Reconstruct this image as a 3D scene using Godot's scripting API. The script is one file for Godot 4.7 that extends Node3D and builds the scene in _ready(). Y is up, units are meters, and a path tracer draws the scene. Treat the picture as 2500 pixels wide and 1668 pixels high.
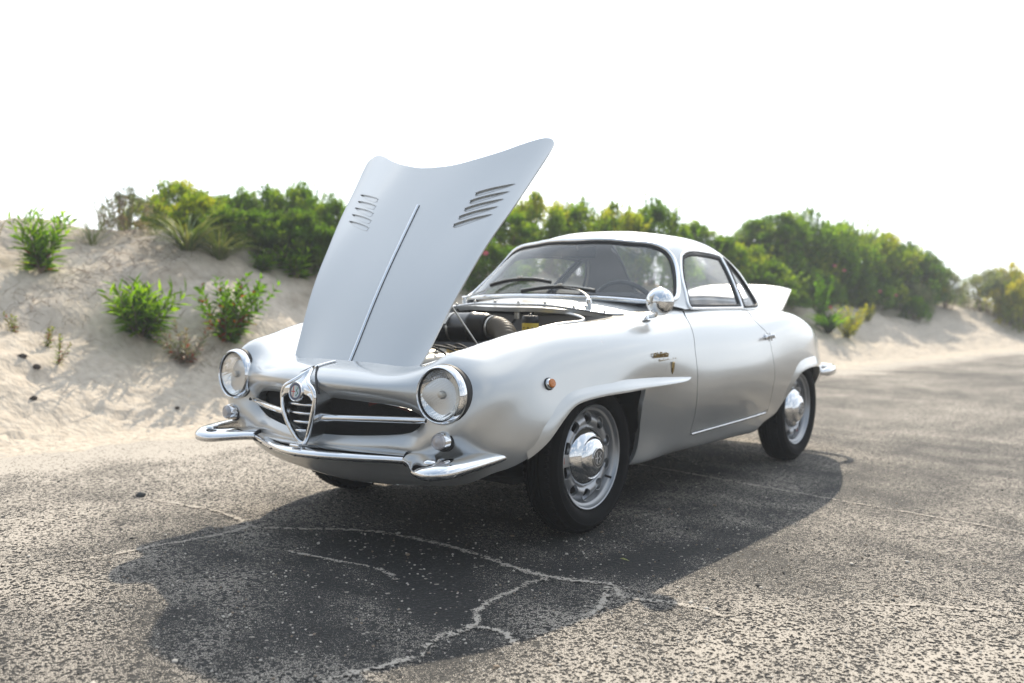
extends Node3D
# A classic coupe on a worn seaside road in front of a dune, lit from behind by a hazy afternoon sun.

const SUN = Vector3(-0.382, 0.616, -0.690)
const SUN_ENERGY = 1.6
const SKY = 0.86
const EXPOSURE = 1.22
const FOG = 0.0045


func _ready() -> void:
	# ---- camera, sky, sun, exposure
	var cam := Camera3D.new()
	cam.name = "camera"
	add_child(cam)
	cam.position = Vector3(2.708, 0.954, 3.199)
	cam.rotation_degrees = Vector3(-2.869, 37.018, 0.9365)
	cam.fov = 39.577
	cam.near = 0.05
	cam.far = 3000.0
	var lens := CameraAttributesPhysical.new()
	lens.frustum_focal_length = 33.35
	lens.frustum_focus_distance = 3.2
	lens.exposure_aperture = 2.2
	lens.frustum_near = 0.05
	lens.frustum_far = 3000.0
	cam.attributes = lens
	var env := Environment.new()
	env.background_mode = Environment.BG_SKY
	env.sky = Sky.new()
	env.sky.sky_material = hazy_sky()
	env.tonemap_mode = Environment.TONE_MAPPER_LINEAR
	env.tonemap_exposure = EXPOSURE
	env.sdfgi_enabled = true
	env.ssao_enabled = true
	env.ssil_enabled = true
	env.fog_enabled = FOG > 0.0
	env.fog_light_color = Color(0.93, 0.95, 0.97)
	env.fog_density = FOG
	var around := WorldEnvironment.new()
	around.name = "world"
	around.environment = env
	add_child(around)
	var sun := DirectionalLight3D.new()
	sun.name = "sun"
	sun.light_energy = SUN_ENERGY
	sun.light_color = Color(1.0, 0.945, 0.86)
	sun.light_angular_distance = 0.6
	sun.shadow_enabled = true
	add_child(sun)
	sun.look_at_from_position(SUN * 50.0, Vector3.ZERO)
	make_materials()
	build_ground()
	build_car()
	build_plants()


const BODY = [
[[0,0.556,0.835],[0.16,0.552,0.82],[0.31,0.545,0.78],[0.4,0.533,0.75],[0.442,0.515,0.732],[0.452,0.495,0.726],[0.445,0.47,0.73],[0.41,0.447,0.735],[0.33,0.432,0.762],[0.22,0.422,0.792],[0.11,0.416,0.815],[0,0.414,0.822]],
[[0,0.59,0.872],[0.17,0.586,0.857],[0.33,0.578,0.812],[0.425,0.562,0.775],[0.475,0.535,0.752],[0.49,0.5,0.745],[0.48,0.455,0.75],[0.432,0.42,0.748],[0.345,0.402,0.775],[0.235,0.392,0.805],[0.115,0.386,0.828],[0,0.384,0.835]],
[[0,0.635,0.862],[0.19,0.632,0.845],[0.365,0.628,0.79],[0.475,0.63,0.757],[0.555,0.615,0.75],[0.6,0.545,0.748],[0.6,0.455,0.755],[0.525,0.385,0.742],[0.4,0.362,0.745],[0.27,0.352,0.772],[0.14,0.346,0.795],[0,0.344,0.802]],
[[0,0.662,0.8],[0.195,0.659,0.775],[0.365,0.66,0.715],[0.475,0.692,0.705],[0.567,0.708,0.71],[0.672,0.62,0.69],[0.69,0.48,0.675],[0.645,0.375,0.68],[0.5,0.31,0.69],[0.33,0.29,0.71],[0.165,0.28,0.735],[0,0.278,0.745]],
[[0,0.681,0.68],[0.195,0.679,0.655],[0.36,0.683,0.6],[0.468,0.715,0.6],[0.57,0.748,0.6],[0.695,0.675,0.585],[0.742,0.55,0.56],[0.745,0.42,0.55],[0.62,0.28,0.6],[0.42,0.235,0.63],[0.2,0.22,0.65],[0,0.215,0.66]],
[[0,0.745,0.42],[0.2,0.742,0.41],[0.375,0.738,0.4],[0.475,0.756,0.4],[0.585,0.793,0.4],[0.708,0.74,0.4],[0.77,0.6,0.39],[0.796,0.475,0.38],[0.72,0.3,0.4],[0.5,0.2,0.42],[0.25,0.19,0.43],[0,0.19,0.43]],
[[0,0.822,0.05],[0.21,0.817,0.05],[0.4,0.808,0.05],[0.5,0.807,0.05],[0.605,0.828,0.05],[0.735,0.788,0.05],[0.8,0.65,0.05],[0.818,0.52,0.05],[0.765,0.33,0.05],[0.55,0.21,0.05],[0.25,0.185,0.05],[0,0.185,0.05]],
[[0,0.882,-0.3],[0.21,0.877,-0.3],[0.42,0.847,-0.3],[0.53,0.838,-0.3],[0.625,0.845,-0.3],[0.745,0.808,-0.3],[0.814,0.68,-0.3],[0.795,0.535,-0.3],[0.73,0.36,-0.3],[0.692,0.243,-0.3],[0.6,0.208,-0.3],[0,0.19,-0.3]],
[[0,0.93,-0.65],[0.22,0.925,-0.65],[0.45,0.895,-0.65],[0.56,0.878,-0.65],[0.65,0.872,-0.65],[0.757,0.81,-0.65],[0.817,0.67,-0.65],[0.818,0.525,-0.65],[0.752,0.34,-0.65],[0.712,0.243,-0.65],[0.6,0.208,-0.65],[0,0.19,-0.65]],
[[0,0.94,-1],[0.22,0.935,-1],[0.48,0.915,-1],[0.6,0.9,-1],[0.672,0.88,-1],[0.764,0.81,-1],[0.819,0.67,-1],[0.826,0.525,-1],[0.754,0.34,-1],[0.715,0.243,-1],[0.6,0.208,-1],[0,0.19,-1]],
[[0,0.94,-1.4],[0.22,0.935,-1.4],[0.48,0.915,-1.4],[0.595,0.9,-1.4],[0.668,0.882,-1.4],[0.762,0.815,-1.4],[0.815,0.67,-1.4],[0.821,0.525,-1.4],[0.75,0.345,-1.4],[0.714,0.243,-1.4],[0.6,0.208,-1.4],[0,0.19,-1.4]],
[[0,0.935,-1.8],[0.22,0.93,-1.8],[0.46,0.908,-1.8],[0.58,0.892,-1.8],[0.662,0.876,-1.8],[0.752,0.83,-1.8],[0.793,0.68,-1.8],[0.796,0.525,-1.8],[0.735,0.35,-1.8],[0.695,0.25,-1.8],[0.6,0.208,-1.8],[0,0.2,-1.8]],
[[0,0.9,-2.2],[0.2,0.897,-2.2],[0.42,0.878,-2.2],[0.55,0.868,-2.2],[0.645,0.862,-2.2],[0.728,0.82,-2.2],[0.764,0.68,-2.2],[0.768,0.525,-2.2],[0.715,0.36,-2.2],[0.64,0.27,-2.2],[0.35,0.22,-2.2],[0,0.21,-2.2]],
[[0,0.84,-2.55],[0.19,0.836,-2.55],[0.4,0.81,-2.55],[0.52,0.798,-2.55],[0.607,0.79,-2.55],[0.683,0.75,-2.55],[0.709,0.635,-2.55],[0.721,0.515,-2.55],[0.665,0.37,-2.55],[0.58,0.3,-2.55],[0.3,0.26,-2.55],[0,0.25,-2.55]],
[[0,0.76,-2.85],[0.18,0.754,-2.85],[0.36,0.728,-2.85],[0.47,0.706,-2.85],[0.555,0.69,-2.85],[0.607,0.65,-2.85],[0.627,0.56,-2.85],[0.641,0.495,-2.85],[0.6,0.38,-2.85],[0.5,0.33,-2.85],[0.25,0.31,-2.85],[0,0.3,-2.85]],
[[0,0.68,-3.03],[0.165,0.675,-3.03],[0.32,0.652,-3.03],[0.41,0.63,-3.02],[0.485,0.61,-3.01],[0.525,0.575,-3],[0.555,0.52,-3],[0.545,0.45,-3],[0.51,0.4,-3],[0.4,0.37,-3.01],[0.2,0.36,-3.02],[0,0.36,-3.02]],
[[0,0.62,-3.09],[0.12,0.616,-3.09],[0.23,0.6,-3.09],[0.3,0.585,-3.085],[0.36,0.57,-3.08],[0.4,0.55,-3.075],[0.42,0.51,-3.075],[0.41,0.47,-3.075],[0.37,0.44,-3.075],[0.29,0.42,-3.08],[0.14,0.415,-3.085],[0,0.415,-3.085]]]
const CABIN = [
[[0,0.93,-0.63],[0.2,0.928,-0.642],[0.38,0.922,-0.672],[0.52,0.912,-0.72],[0.6,0.904,-0.765],[0.645,0.896,-0.81],[0.672,0.886,-0.85]],
[[0,1.03,-0.725],[0.2,1.028,-0.738],[0.37,1.02,-0.77],[0.51,1.008,-0.825],[0.59,0.985,-0.885],[0.64,0.94,-0.935],[0.672,0.886,-0.955]],
[[0,1.122,-0.815],[0.19,1.119,-0.83],[0.345,1.11,-0.865],[0.475,1.108,-0.925],[0.56,1.065,-0.995],[0.62,0.975,-1.03],[0.671,0.885,-1.05]],
[[0,1.217,-0.92],[0.18,1.212,-0.935],[0.32,1.2,-0.97],[0.45,1.19,-1.03],[0.535,1.127,-1.09],[0.605,1,-1.14],[0.67,0.885,-1.16]],
[[0,1.276,-1.1],[0.18,1.27,-1.11],[0.32,1.249,-1.14],[0.445,1.222,-1.17],[0.527,1.148,-1.21],[0.6,1.003,-1.25],[0.668,0.885,-1.27]],
[[0,1.292,-1.4],[0.18,1.285,-1.4],[0.32,1.264,-1.4],[0.42,1.222,-1.4],[0.505,1.138,-1.4],[0.597,1.004,-1.4],[0.666,0.884,-1.4]],
[[0,1.273,-1.7],[0.17,1.266,-1.7],[0.305,1.253,-1.7],[0.4,1.209,-1.7],[0.485,1.128,-1.7],[0.575,0.994,-1.7],[0.648,0.88,-1.7]],
[[0,1.2,-2],[0.16,1.192,-2],[0.285,1.185,-2],[0.37,1.14,-2],[0.45,1.071,-2],[0.53,0.959,-2],[0.6,0.874,-2]],
[[0,1.085,-2.25],[0.15,1.075,-2.25],[0.26,1.053,-2.25],[0.335,1.014,-2.25],[0.405,0.956,-2.25],[0.47,0.895,-2.25],[0.53,0.865,-2.25]],
[[0,0.935,-2.5],[0.13,0.928,-2.5],[0.225,0.912,-2.5],[0.285,0.895,-2.5],[0.335,0.885,-2.5],[0.38,0.868,-2.5],[0.42,0.8,-2.5]],
[[0,0.81,-2.72],[0.1,0.808,-2.72],[0.17,0.8,-2.72],[0.22,0.79,-2.72],[0.26,0.78,-2.72],[0.29,0.75,-2.72],[0.32,0.69,-2.72]]]

# air and clouds: white haze round the sun, blue with broken cloud away from it
func hazy_sky() -> PanoramaSkyMaterial:
	var w := 1024
	var h := 512
	var puffs := FastNoiseLite.new()
	puffs.seed = 5
	puffs.noise_type = FastNoiseLite.TYPE_SIMPLEX_SMOOTH
	puffs.frequency = 1.1
	puffs.fractal_octaves = 5
	var im := Image.create(w, h, false, Image.FORMAT_RGBF)
	for j in h:
		var up := PI * (0.5 - (j + 0.5) / h)
		for i in w:
			var az := TAU * (i + 0.5) / w
			# Godot's panorama: the first column looks along -z
			var d := Vector3(sin(az) * cos(up), sin(up), -cos(az) * cos(up))
			var ang := acos(clampf(d.dot(SUN), -1.0, 1.0))
			var y := maxf(d.y, 0.0)
			var haze := exp(-ang * ang * 0.62) * 1.5 + 0.34 * pow(1.0 - y, 4.0)
			var blue := Color(0.13, 0.25, 0.43).lerp(Color(0.48, 0.56, 0.63), pow(1.0 - y, 3.0))
			var flat := d / (y + 0.18)
			var c := smoothstep(0.0, 0.42, puffs.get_noise_3d(flat.x * 1.1, flat.z * 1.1, 3.0) + 0.04) * 0.75
			var col := blue.lerp(Color(0.90, 0.91, 0.92), c)
			col = col + Color(0.98, 0.99, 1.0) * haze
			if d.y < 0.0:
				col = Color(0.22, 0.21, 0.19)
			im.set_pixel(i, j, col * SKY)
	var m := PanoramaSkyMaterial.new()
	m.panorama = ImageTexture.create_from_image(im)
	return m

class Soup:
	var V := PackedVector3Array()
	var N := PackedVector3Array()
	var T := PackedVector2Array()
	var C := PackedColorArray()
	var I := PackedInt32Array()

	func vert(p: Vector3, n: Vector3, t := Vector2.ZERO) -> int:
		V.append(p)
		N.append(n)
		T.append(t)
		return V.size() - 1

	func tri(a: int, b: int, c: int) -> void:
		var g := (V[c] - V[a]).cross(V[b] - V[a])
		I.append(a)
		if g.dot(N[a] + N[b] + N[c]) < 0.0:
			I.append(c)
			I.append(b)
		else:
			I.append(b)
			I.append(c)

	func quad(a: int, b: int, c: int, d: int) -> void:
		tri(a, b, c)
		tri(a, c, d)

	func face(a: Vector3, b: Vector3, c: Vector3, d: Vector3, n: Vector3) -> void:
		quad(vert(a, n), vert(b, n), vert(c, n), vert(d, n))

	func add(o: Soup, x := Transform3D()) -> Soup:
		var base := V.size()
		var flip := x.basis.determinant() < 0.0
		var nb := x.basis.inverse().transposed()
		for i in o.V.size():
			V.append(x * o.V[i])
			N.append((nb * o.N[i]).normalized())
			T.append(o.T[i])
		for c in o.C:
			C.append(c)
		for i in range(0, o.I.size(), 3):
			I.append(base + o.I[i])
			I.append(base + o.I[i + (2 if flip else 1)])
			I.append(base + o.I[i + (1 if flip else 2)])
		return self

	func mirrored() -> Soup:
		var s := Soup.new()
		return s.add(self, Transform3D(Basis.from_scale(Vector3(-1, 1, 1)), Vector3.ZERO))

	func both() -> Soup:
		return self.add(self.mirrored())

	func mesh() -> ArrayMesh:
		var m := ArrayMesh.new()
		var a := []
		a.resize(Mesh.ARRAY_MAX)
		a[Mesh.ARRAY_VERTEX] = V
		a[Mesh.ARRAY_NORMAL] = N
		a[Mesh.ARRAY_TEX_UV] = T
		if C.size() == V.size():
			a[Mesh.ARRAY_COLOR] = C
		a[Mesh.ARRAY_INDEX] = I
		m.add_surface_from_arrays(Mesh.PRIMITIVE_TRIANGLES, a)
		return m


func part(called: String, mesh: Mesh, m: Material, parent: Node = null, at := Vector3.ZERO) -> MeshInstance3D:
	var o := MeshInstance3D.new()
	o.name = called
	o.mesh = mesh
	o.material_override = m
	o.position = at
	if parent:
		parent.add_child(o, true)
	else:
		add_child(o, true)
	return o


func numbered(called: String) -> String:
	if not has_node(NodePath(called)):
		return called
	var k := 1
	while has_node(NodePath("%s_%03d" % [called, k])):
		k += 1
	return "%s_%03d" % [called, k]


func thing(called: String, label: String, category: String, at := Vector3.ZERO, turn := 0.0, group := "") -> Node3D:
	var o := Node3D.new()
	o.name = numbered(called)
	add_child(o)
	o.position = at
	o.rotation.y = turn
	tag(o, label, category, group)
	return o


func tag(o: Node, label: String, category: String, group := "") -> void:
	o.set_meta("label", label)
	o.set_meta("category", category)
	if group:
		o.set_meta("group", group)


# ---- natural cubic splines through rows of points
func second(t: PackedFloat64Array, p: PackedVector3Array) -> PackedVector3Array:
	var n := t.size()
	var m := PackedVector3Array()
	m.resize(n)
	var cp := PackedFloat64Array()
	cp.resize(n)
	var dp := PackedVector3Array()
	dp.resize(n)
	for i in range(1, n - 1):
		var h0 := t[i] - t[i - 1]
		var h1 := t[i + 1] - t[i]
		var r := 6.0 * ((p[i + 1] - p[i]) / h1 - (p[i] - p[i - 1]) / h0)
		var w := 2.0 * (h0 + h1) - h0 * cp[i - 1]
		cp[i] = h1 / w
		dp[i] = (r - h0 * dp[i - 1]) / w
	for i in range(n - 2, 0, -1):
		m[i] = dp[i] - cp[i] * m[i + 1]
	return m


func sample(t: PackedFloat64Array, p: PackedVector3Array, xs: PackedFloat64Array) -> PackedVector3Array:
	var m := second(t, p)
	var out := PackedVector3Array()
	out.resize(xs.size())
	var k := 0
	for i in xs.size():
		var x := xs[i]
		while k < t.size() - 2 and x > t[k + 1]:
			k += 1
		var h := t[k + 1] - t[k]
		var a := (t[k + 1] - x) / h
		var b := 1.0 - a
		out[i] = a * p[k] + b * p[k + 1] + ((a * a * a - a) * m[k] + (b * b * b - b) * m[k + 1]) * h * h / 6.0
	return out


func steps(to: float, n: int) -> PackedFloat64Array:
	var xs := PackedFloat64Array()
	for i in n:
		xs.append(to * i / (n - 1))
	return xs


# a half surface (x >= 0) through a net of points, smooth over the middle
func grid(net: Array, nu: int, nv: int, underside: bool, part_ := [0.0, -1.0, -1.0]) -> Dictionary:
	var rows := []
	for r in net:
		var p := PackedVector3Array()
		for k in [3, 2, 1]:
			p.append(Vector3(-r[k][0], r[k][1], r[k][2]))
		for q in r:
			p.append(Vector3(q[0], q[1], q[2]))
		if underside:
			for k in [2, 3, 4]:
				var e = r[r.size() - k]
				p.append(Vector3(-e[0], e[1], e[2]))
		rows.append(p)
	var tv := PackedFloat64Array([0.0])
	for j in range(1, rows[0].size()):
		var d := 0.0
		for r in rows:
			d += r[j].distance_to(r[j - 1])
		tv.append(tv[j - 1] + d / rows.size())
	var off := tv[3]
	for j in tv.size():
		tv[j] -= off
	var last: int = 3 + net[0].size() - 1
	var tu := PackedFloat64Array([0.0])
	for i in range(1, rows.size()):
		var d := 0.0
		for j in net[0].size():
			d += rows[i][3 + j].distance_to(rows[i - 1][3 + j])
		tu.append(tu[i - 1] + d / net[0].size())
	# part_: from u, to u, to v, for a closer look at a piece of the surface
	var vs := steps(tv[last] if part_[2] < 0.0 else part_[2], nv)
	var us := steps(tu[tu.size() - 1] if part_[1] < 0.0 else part_[1] - part_[0], nu)
	for i in nu:
		us[i] += part_[0]
	var fine := []
	for r in rows:
		fine.append(sample(tv, r, vs))
	var P := PackedVector3Array()
	P.resize(nu * nv)
	for j in nv:
		var c := PackedVector3Array()
		for r in fine:
			c.append(r[j])
		var s := sample(tu, c, us)
		for i in nu:
			P[i * nv + j] = s[i]
	var N := PackedVector3Array()
	N.resize(nu * nv)
	for i in nu:
		for j in nv:
			var du := P[mini(i + 1, nu - 1) * nv + j] - P[maxi(i - 1, 0) * nv + j]
			var a: Vector3 = P[i * nv + j + 1] if j < nv - 1 else (P[i * nv + j - 1] * Vector3(-1, 1, 1) if underside else P[i * nv + j])
			var b: Vector3 = P[i * nv + j - 1] if j > 0 else P[i * nv + 1] * Vector3(-1, 1, 1)
			N[i * nv + j] = (a - b).cross(du).normalized()
	return {"P": P, "N": N, "nu": nu, "nv": nv, "us": us, "vs": vs}


# ---- outlines
func loop(pts: Array, n := 5) -> PackedVector2Array:
	var out := PackedVector2Array()
	var c := pts.size()
	for i in c:
		var p0: Vector2 = pts[(i + c - 1) % c]
		var p1: Vector2 = pts[i]
		var p2: Vector2 = pts[(i + 1) % c]
		var p3: Vector2 = pts[(i + 2) % c]
		for k in n:
			out.append(p1.cubic_interpolate(p2, p0, p3, float(k) / n))
	return out


func line(pts: Array, n := 5) -> PackedVector2Array:
	var out := PackedVector2Array()
	for i in pts.size() - 1:
		for k in n:
			out.append((pts[i] as Vector2).cubic_interpolate(pts[i + 1], pts[maxi(i - 1, 0)], pts[mini(i + 2, pts.size() - 1)], float(k) / n))
	out.append(pts[pts.size() - 1])
	return out


func curve3(pts: Array, n := 6) -> PackedVector3Array:
	var out := PackedVector3Array()
	for i in pts.size() - 1:
		for k in n:
			out.append((pts[i] as Vector3).cubic_interpolate(pts[i + 1], pts[maxi(i - 1, 0)], pts[mini(i + 2, pts.size() - 1)], float(k) / n))
	out.append(pts[pts.size() - 1])
	return out


func sd(poly: PackedVector2Array, p: Vector2) -> float:
	var d := 1e9
	var inside := false
	var j := poly.size() - 1
	for i in poly.size():
		var a := poly[i]
		var e := poly[j] - a
		var w := p - a
		var l := e.length_squared()
		if l > 1e-12:
			var b := w - e * clampf(w.dot(e) / l, 0.0, 1.0)
			d = minf(d, b.length_squared())
			if (a.y > p.y) != (poly[j].y > p.y) and p.x < e.x * (p.y - a.y) / e.y + a.x:
				inside = not inside
		j = i
	return -sqrt(d) if inside else sqrt(d)


# signed distance of every grid vertex to an outline; seen from "side" (z,y), "top" (x,z) or in the surface's own "uv"
func field(g: Dictionary, poly: PackedVector2Array, seen: String, keep = null) -> PackedFloat32Array:
	var P: PackedVector3Array = g.P
	var nv: int = g.nv
	var box := Rect2(poly[0], Vector2.ZERO)
	for p in poly:
		box = box.expand(p)
	box = box.grow(0.06)
	var out := PackedFloat32Array()
	out.resize(P.size())
	for k in P.size():
		var q: Vector2
		if seen == "side":
			q = Vector2(P[k].z, P[k].y)
		elif seen == "top":
			q = Vector2(P[k].x, P[k].z)
		else:
			q = Vector2(g.us[k / nv], g.vs[k % nv])
		out[k] = 1.0
		if box.has_point(q) and (keep == null or keep.call(P[k], g.N[k])):
			out[k] = sd(poly, q)
	return out


func without(fields: Array, gap := 0.0) -> PackedFloat32Array:
	var out := PackedFloat32Array()
	out.resize(fields[0].size())
	out.fill(-1.0)
	for f in fields:
		for k in out.size():
			out[k] = maxf(out[k], gap - f[k])
	return out


func within(f: PackedFloat32Array, inset := 0.0, minus: Array = []) -> PackedFloat32Array:
	var out := f.duplicate()
	for k in out.size():
		out[k] += inset
	for m in minus:
		for k in out.size():
			out[k] = maxf(out[k], -m[k])
	return out


# keeps the part of a grid where F < 0, with clean edges turned inwards by depth
func cut(g: Dictionary, F: PackedFloat32Array, depth := 0.014, lift := 0.0) -> Soup:
	var s := Soup.new()
	var P: PackedVector3Array = g.P
	var N: PackedVector3Array = g.N
	var nu: int = g.nu
	var nv: int = g.nv
	var at := PackedInt32Array()
	at.resize(P.size())
	at.fill(-1)
	var cache := {}
	var rim := PackedInt32Array()
	var t := [0, 0, 0]
	for i in nu - 1:
		for j in nv - 1:
			var a := i * nv + j
			for half in 2:
				t[0] = a + (0 if half == 0 else nv + 1)
				t[1] = a + nv
				t[2] = a + 1
				var f0 := F[t[0]]
				var f1 := F[t[1]]
				var f2 := F[t[2]]
				if f0 >= 0.0 and f1 >= 0.0 and f2 >= 0.0:
					continue
				var ring := PackedInt32Array()
				var cuts := PackedInt32Array()
				for e in 3:
					var p: int = t[e]
					var q: int = t[(e + 1) % 3]
					if F[p] < 0.0:
						if at[p] < 0:
							at[p] = s.vert(P[p] + N[p] * lift, N[p], Vector2(g.us[p / nv], g.vs[p % nv]))
						ring.append(at[p])
					if (F[p] < 0.0) != (F[q] < 0.0):
						var key := mini(p, q) * 1000000 + maxi(p, q)
						if not cache.has(key):
							var w := F[p] / (F[p] - F[q])
							var n := N[p].lerp(N[q], w).normalized()
							cache[key] = s.vert(P[p].lerp(P[q], w) + n * lift, n, Vector2(g.us[p / nv], g.vs[p % nv]).lerp(Vector2(g.us[q / nv], g.vs[q % nv]), w))
						ring.append(cache[key])
						cuts.append(cache[key])
				if ring.size() >= 3:
					s.tri(ring[0], ring[1], ring[2])
				if ring.size() == 4:
					s.tri(ring[0], ring[2], ring[3])
				if cuts.size() == 2:
					var inner := ring[0]
					for r in ring:
						if r != cuts[0] and r != cuts[1]:
							inner = r
					rim.append(cuts[0])
					rim.append(cuts[1])
					rim.append(inner)
	if depth > 0.0:
		for k in range(0, rim.size(), 3):
			var p := s.V[rim[k]]
			var q := s.V[rim[k + 1]]
			if p.distance_squared_to(q) < 1e-12:
				continue
			var nf := (q - p).cross(s.N[rim[k]]).normalized()
			if nf.dot(s.V[rim[k + 2]] - p) > 0.0:
				nf = -nf
			s.face(p, q, q - s.N[rim[k + 1]] * depth, p - s.N[rim[k]] * depth, nf)
	return s


func on_grid(g: Dictionary, uv: Vector2) -> Array:
	var v := uv
	var side := 1.0
	if v.y < 0.0:
		v.y = -v.y
		side = -1.0
	var nv: int = g.nv
	var x: float = clampf(v.x / g.us[1], 0.0, g.nu - 1.001)
	var y: float = clampf(v.y / g.vs[1], 0.0, nv - 1.001)
	var i := int(x)
	var j := int(y)
	var a := x - i
	var b := y - j
	var k := i * nv + j
	var p: Vector3 = g.P[k].lerp(g.P[k + nv], a).lerp(g.P[k + 1].lerp(g.P[k + nv + 1], a), b)
	var n: Vector3 = g.N[k].lerp(g.N[k + nv], a).lerp(g.N[k + 1].lerp(g.N[k + nv + 1], a), b).normalized()
	return [p * Vector3(side, 1, 1), n * Vector3(side, 1, 1)]


# the point of a side surface at (z, y), and its normal
func on_side(g: Dictionary, z: float, y: float, least := 0.3) -> Array:
	var best := 1e9
	var at := 0
	var P: PackedVector3Array = g.P
	for k in range(0, P.size(), 2):
		var p := P[k]
		if p.x > least:
			var d := (p.z - z) * (p.z - z) + (p.y - y) * (p.y - y)
			if d < best and g.N[k].x > 0.15:
				best = d
				at = k
	var n: Vector3 = g.N[at]
	var p := P[at]
	return [Vector3(p.x - (n.z * (z - p.z) + n.y * (y - p.y)) / maxf(n.x, 0.3), y, z), n]


# ---- solids
func turned(prof: Array, x := Transform3D(), segs := 48, crease := 0.75, arc := TAU) -> Soup:
	# (radius, height along local z), from the back outside to the front middle
	var s := Soup.new()
	var m := prof.size()
	var ta := []
	for i in m - 1:
		var e: Vector2 = prof[i + 1] - prof[i]
		ta.append(e.normalized())
	var rows := []
	for i in m:
		if i > 0 and i < m - 1 and ta[i - 1].dot(ta[i]) < crease:
			rows.append([prof[i], ta[i - 1]])
			rows.append([prof[i], ta[i]])
		elif i == 0:
			rows.append([prof[i], ta[0]])
		elif i == m - 1:
			rows.append([prof[i], ta[m - 2]])
		else:
			rows.append([prof[i], (ta[i - 1] + ta[i]).normalized()])
	for r in rows:
		for k in segs + 1:
			var a := arc * k / segs
			var c := cos(a)
			var d := sin(a)
			var n := Vector3(r[1].y * c, r[1].y * d, -r[1].x)
			s.vert(Vector3(r[0].x * c, r[0].x * d, r[0].y), n, Vector2(float(k) / segs, r[0].y))
	for i in rows.size() - 1:
		if (rows[i][0] as Vector2).is_equal_approx(rows[i + 1][0]):
			continue
		for k in segs:
			var a := i * (segs + 1) + k
			s.quad(a, a + 1, a + segs + 2, a + segs + 1)
	return Soup.new().add(s, x)


func tube(path: PackedVector3Array, radius: Variant, sides := 10, closed := false, flat := 1.0, up := Vector3.UP) -> Soup:
	var s := Soup.new()
	var n := path.size()
	for i in n:
		var t: Vector3
		if closed:
			t = path[(i + 1) % n] - path[(i + n - 1) % n]
		else:
			t = path[mini(i + 1, n - 1)] - path[maxi(i - 1, 0)]
		t = t.normalized()
		var u := up if absf(t.dot(up)) < 0.95 else Vector3.RIGHT
		var a := t.cross(u).normalized()
		var b := a.cross(t)
		var r: float = radius if radius is float else radius[mini(i, radius.size() - 1)]
		for k in sides:
			var w := TAU * k / sides
			s.vert(path[i] + (a * cos(w) + b * sin(w) * flat) * r, (a * cos(w) * flat + b * sin(w)).normalized(), Vector2(float(k) / sides, i))
	for i in (n if closed else n - 1):
		for k in sides:
			var j := (i + 1) % n
			s.quad(i * sides + k, i * sides + (k + 1) % sides, j * sides + (k + 1) % sides, j * sides + k)
	if not closed:
		for e in [0, n - 1]:
			var t := (path[0] - path[1] if e == 0 else path[n - 1] - path[n - 2]).normalized()
			var c := s.vert(path[e], t)
			var first := s.V.size()
			for k in sides:
				s.vert(s.V[e * sides + k], t)
			for k in sides:
				s.tri(c, first + k, first + (k + 1) % sides)
	return s


# rows of points, joined smoothly; normals point away from each row's middle
func loft(rows: Array, round: bool, caps := true) -> Soup:
	var s := Soup.new()
	var nu := rows.size()
	var nv: int = rows[0].size()
	for i in nu:
		var mid := Vector3.ZERO
		for p in rows[i]:
			mid += p / nv
		for j in nv:
			var du: Vector3 = rows[mini(i + 1, nu - 1)][j] - rows[maxi(i - 1, 0)][j]
			var dv: Vector3 = (rows[i][(j + 1) % nv] - rows[i][(j + nv - 1) % nv]) if round else (rows[i][mini(j + 1, nv - 1)] - rows[i][maxi(j - 1, 0)])
			var n := du.cross(dv).normalized()
			if n.dot(rows[i][j] - mid) < 0.0:
				n = -n
			s.vert(rows[i][j], n, Vector2(float(i) / nu, float(j) / nv))
	for i in nu - 1:
		for j in (nv if round else nv - 1):
			var k := (j + 1) % nv
			s.quad(i * nv + j, i * nv + k, (i + 1) * nv + k, (i + 1) * nv + j)
	if round and caps:
		for e in [0, nu - 1]:
			var mid := Vector3.ZERO
			for p in rows[e]:
				mid += p / nv
			var t: Vector3 = (mid - rows[1 if e == 0 else nu - 2][0]).normalized()
			var n: Vector3 = (rows[e][0] - mid).cross(rows[e][nv / 3] - mid).normalized()
			if n.dot(t) < 0.0:
				n = -n
			var c := s.vert(mid, n)
			var first := s.V.size()
			for p in rows[e]:
				s.vert(p, n)
			for j in nv:
				s.tri(c, first + j, first + (j + 1) % nv)
	return s


func rbox(size: Vector3, r := 0.01, x := Transform3D()) -> Soup:
	var s := Soup.new()
	var h := size / 2.0
	var q := h - Vector3(r, r, r)
	var n := 3
	for face in 6:
		var axis := face / 2
		var sg := 1.0 if face % 2 == 0 else -1.0
		var u := (axis + 1) % 3
		var w := (axis + 2) % 3
		var us := []
		var ws := []
		for k in n:
			us.append([-q[u], sin(-PI / 4 + PI / 4 * k / (n - 1))])
			ws.append([-q[w], sin(-PI / 4 + PI / 4 * k / (n - 1))])
		for k in n:
			us.append([q[u], sin(PI / 4 * k / (n - 1))])
			ws.append([q[w], sin(PI / 4 * k / (n - 1))])
		var first := s.V.size()
		for a in us:
			for b in ws:
				var d := Vector3.ZERO
				d[u] = a[1]
				d[w] = b[1]
				d[axis] = sg * sqrt(maxf(0.0, 1.0 - a[1] * a[1] - b[1] * b[1]))
				var p := Vector3.ZERO
				p[u] = a[0]
				p[w] = b[0]
				p[axis] = sg * q[axis]
				s.vert(p + d * r, d, Vector2(a[0], b[0]))
		for i in 2 * n - 1:
			for j in 2 * n - 1:
				var k := first + i * 2 * n + j
				s.quad(k, k + 1, k + 2 * n + 1, k + 2 * n)
	return Soup.new().add(s, x)


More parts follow.
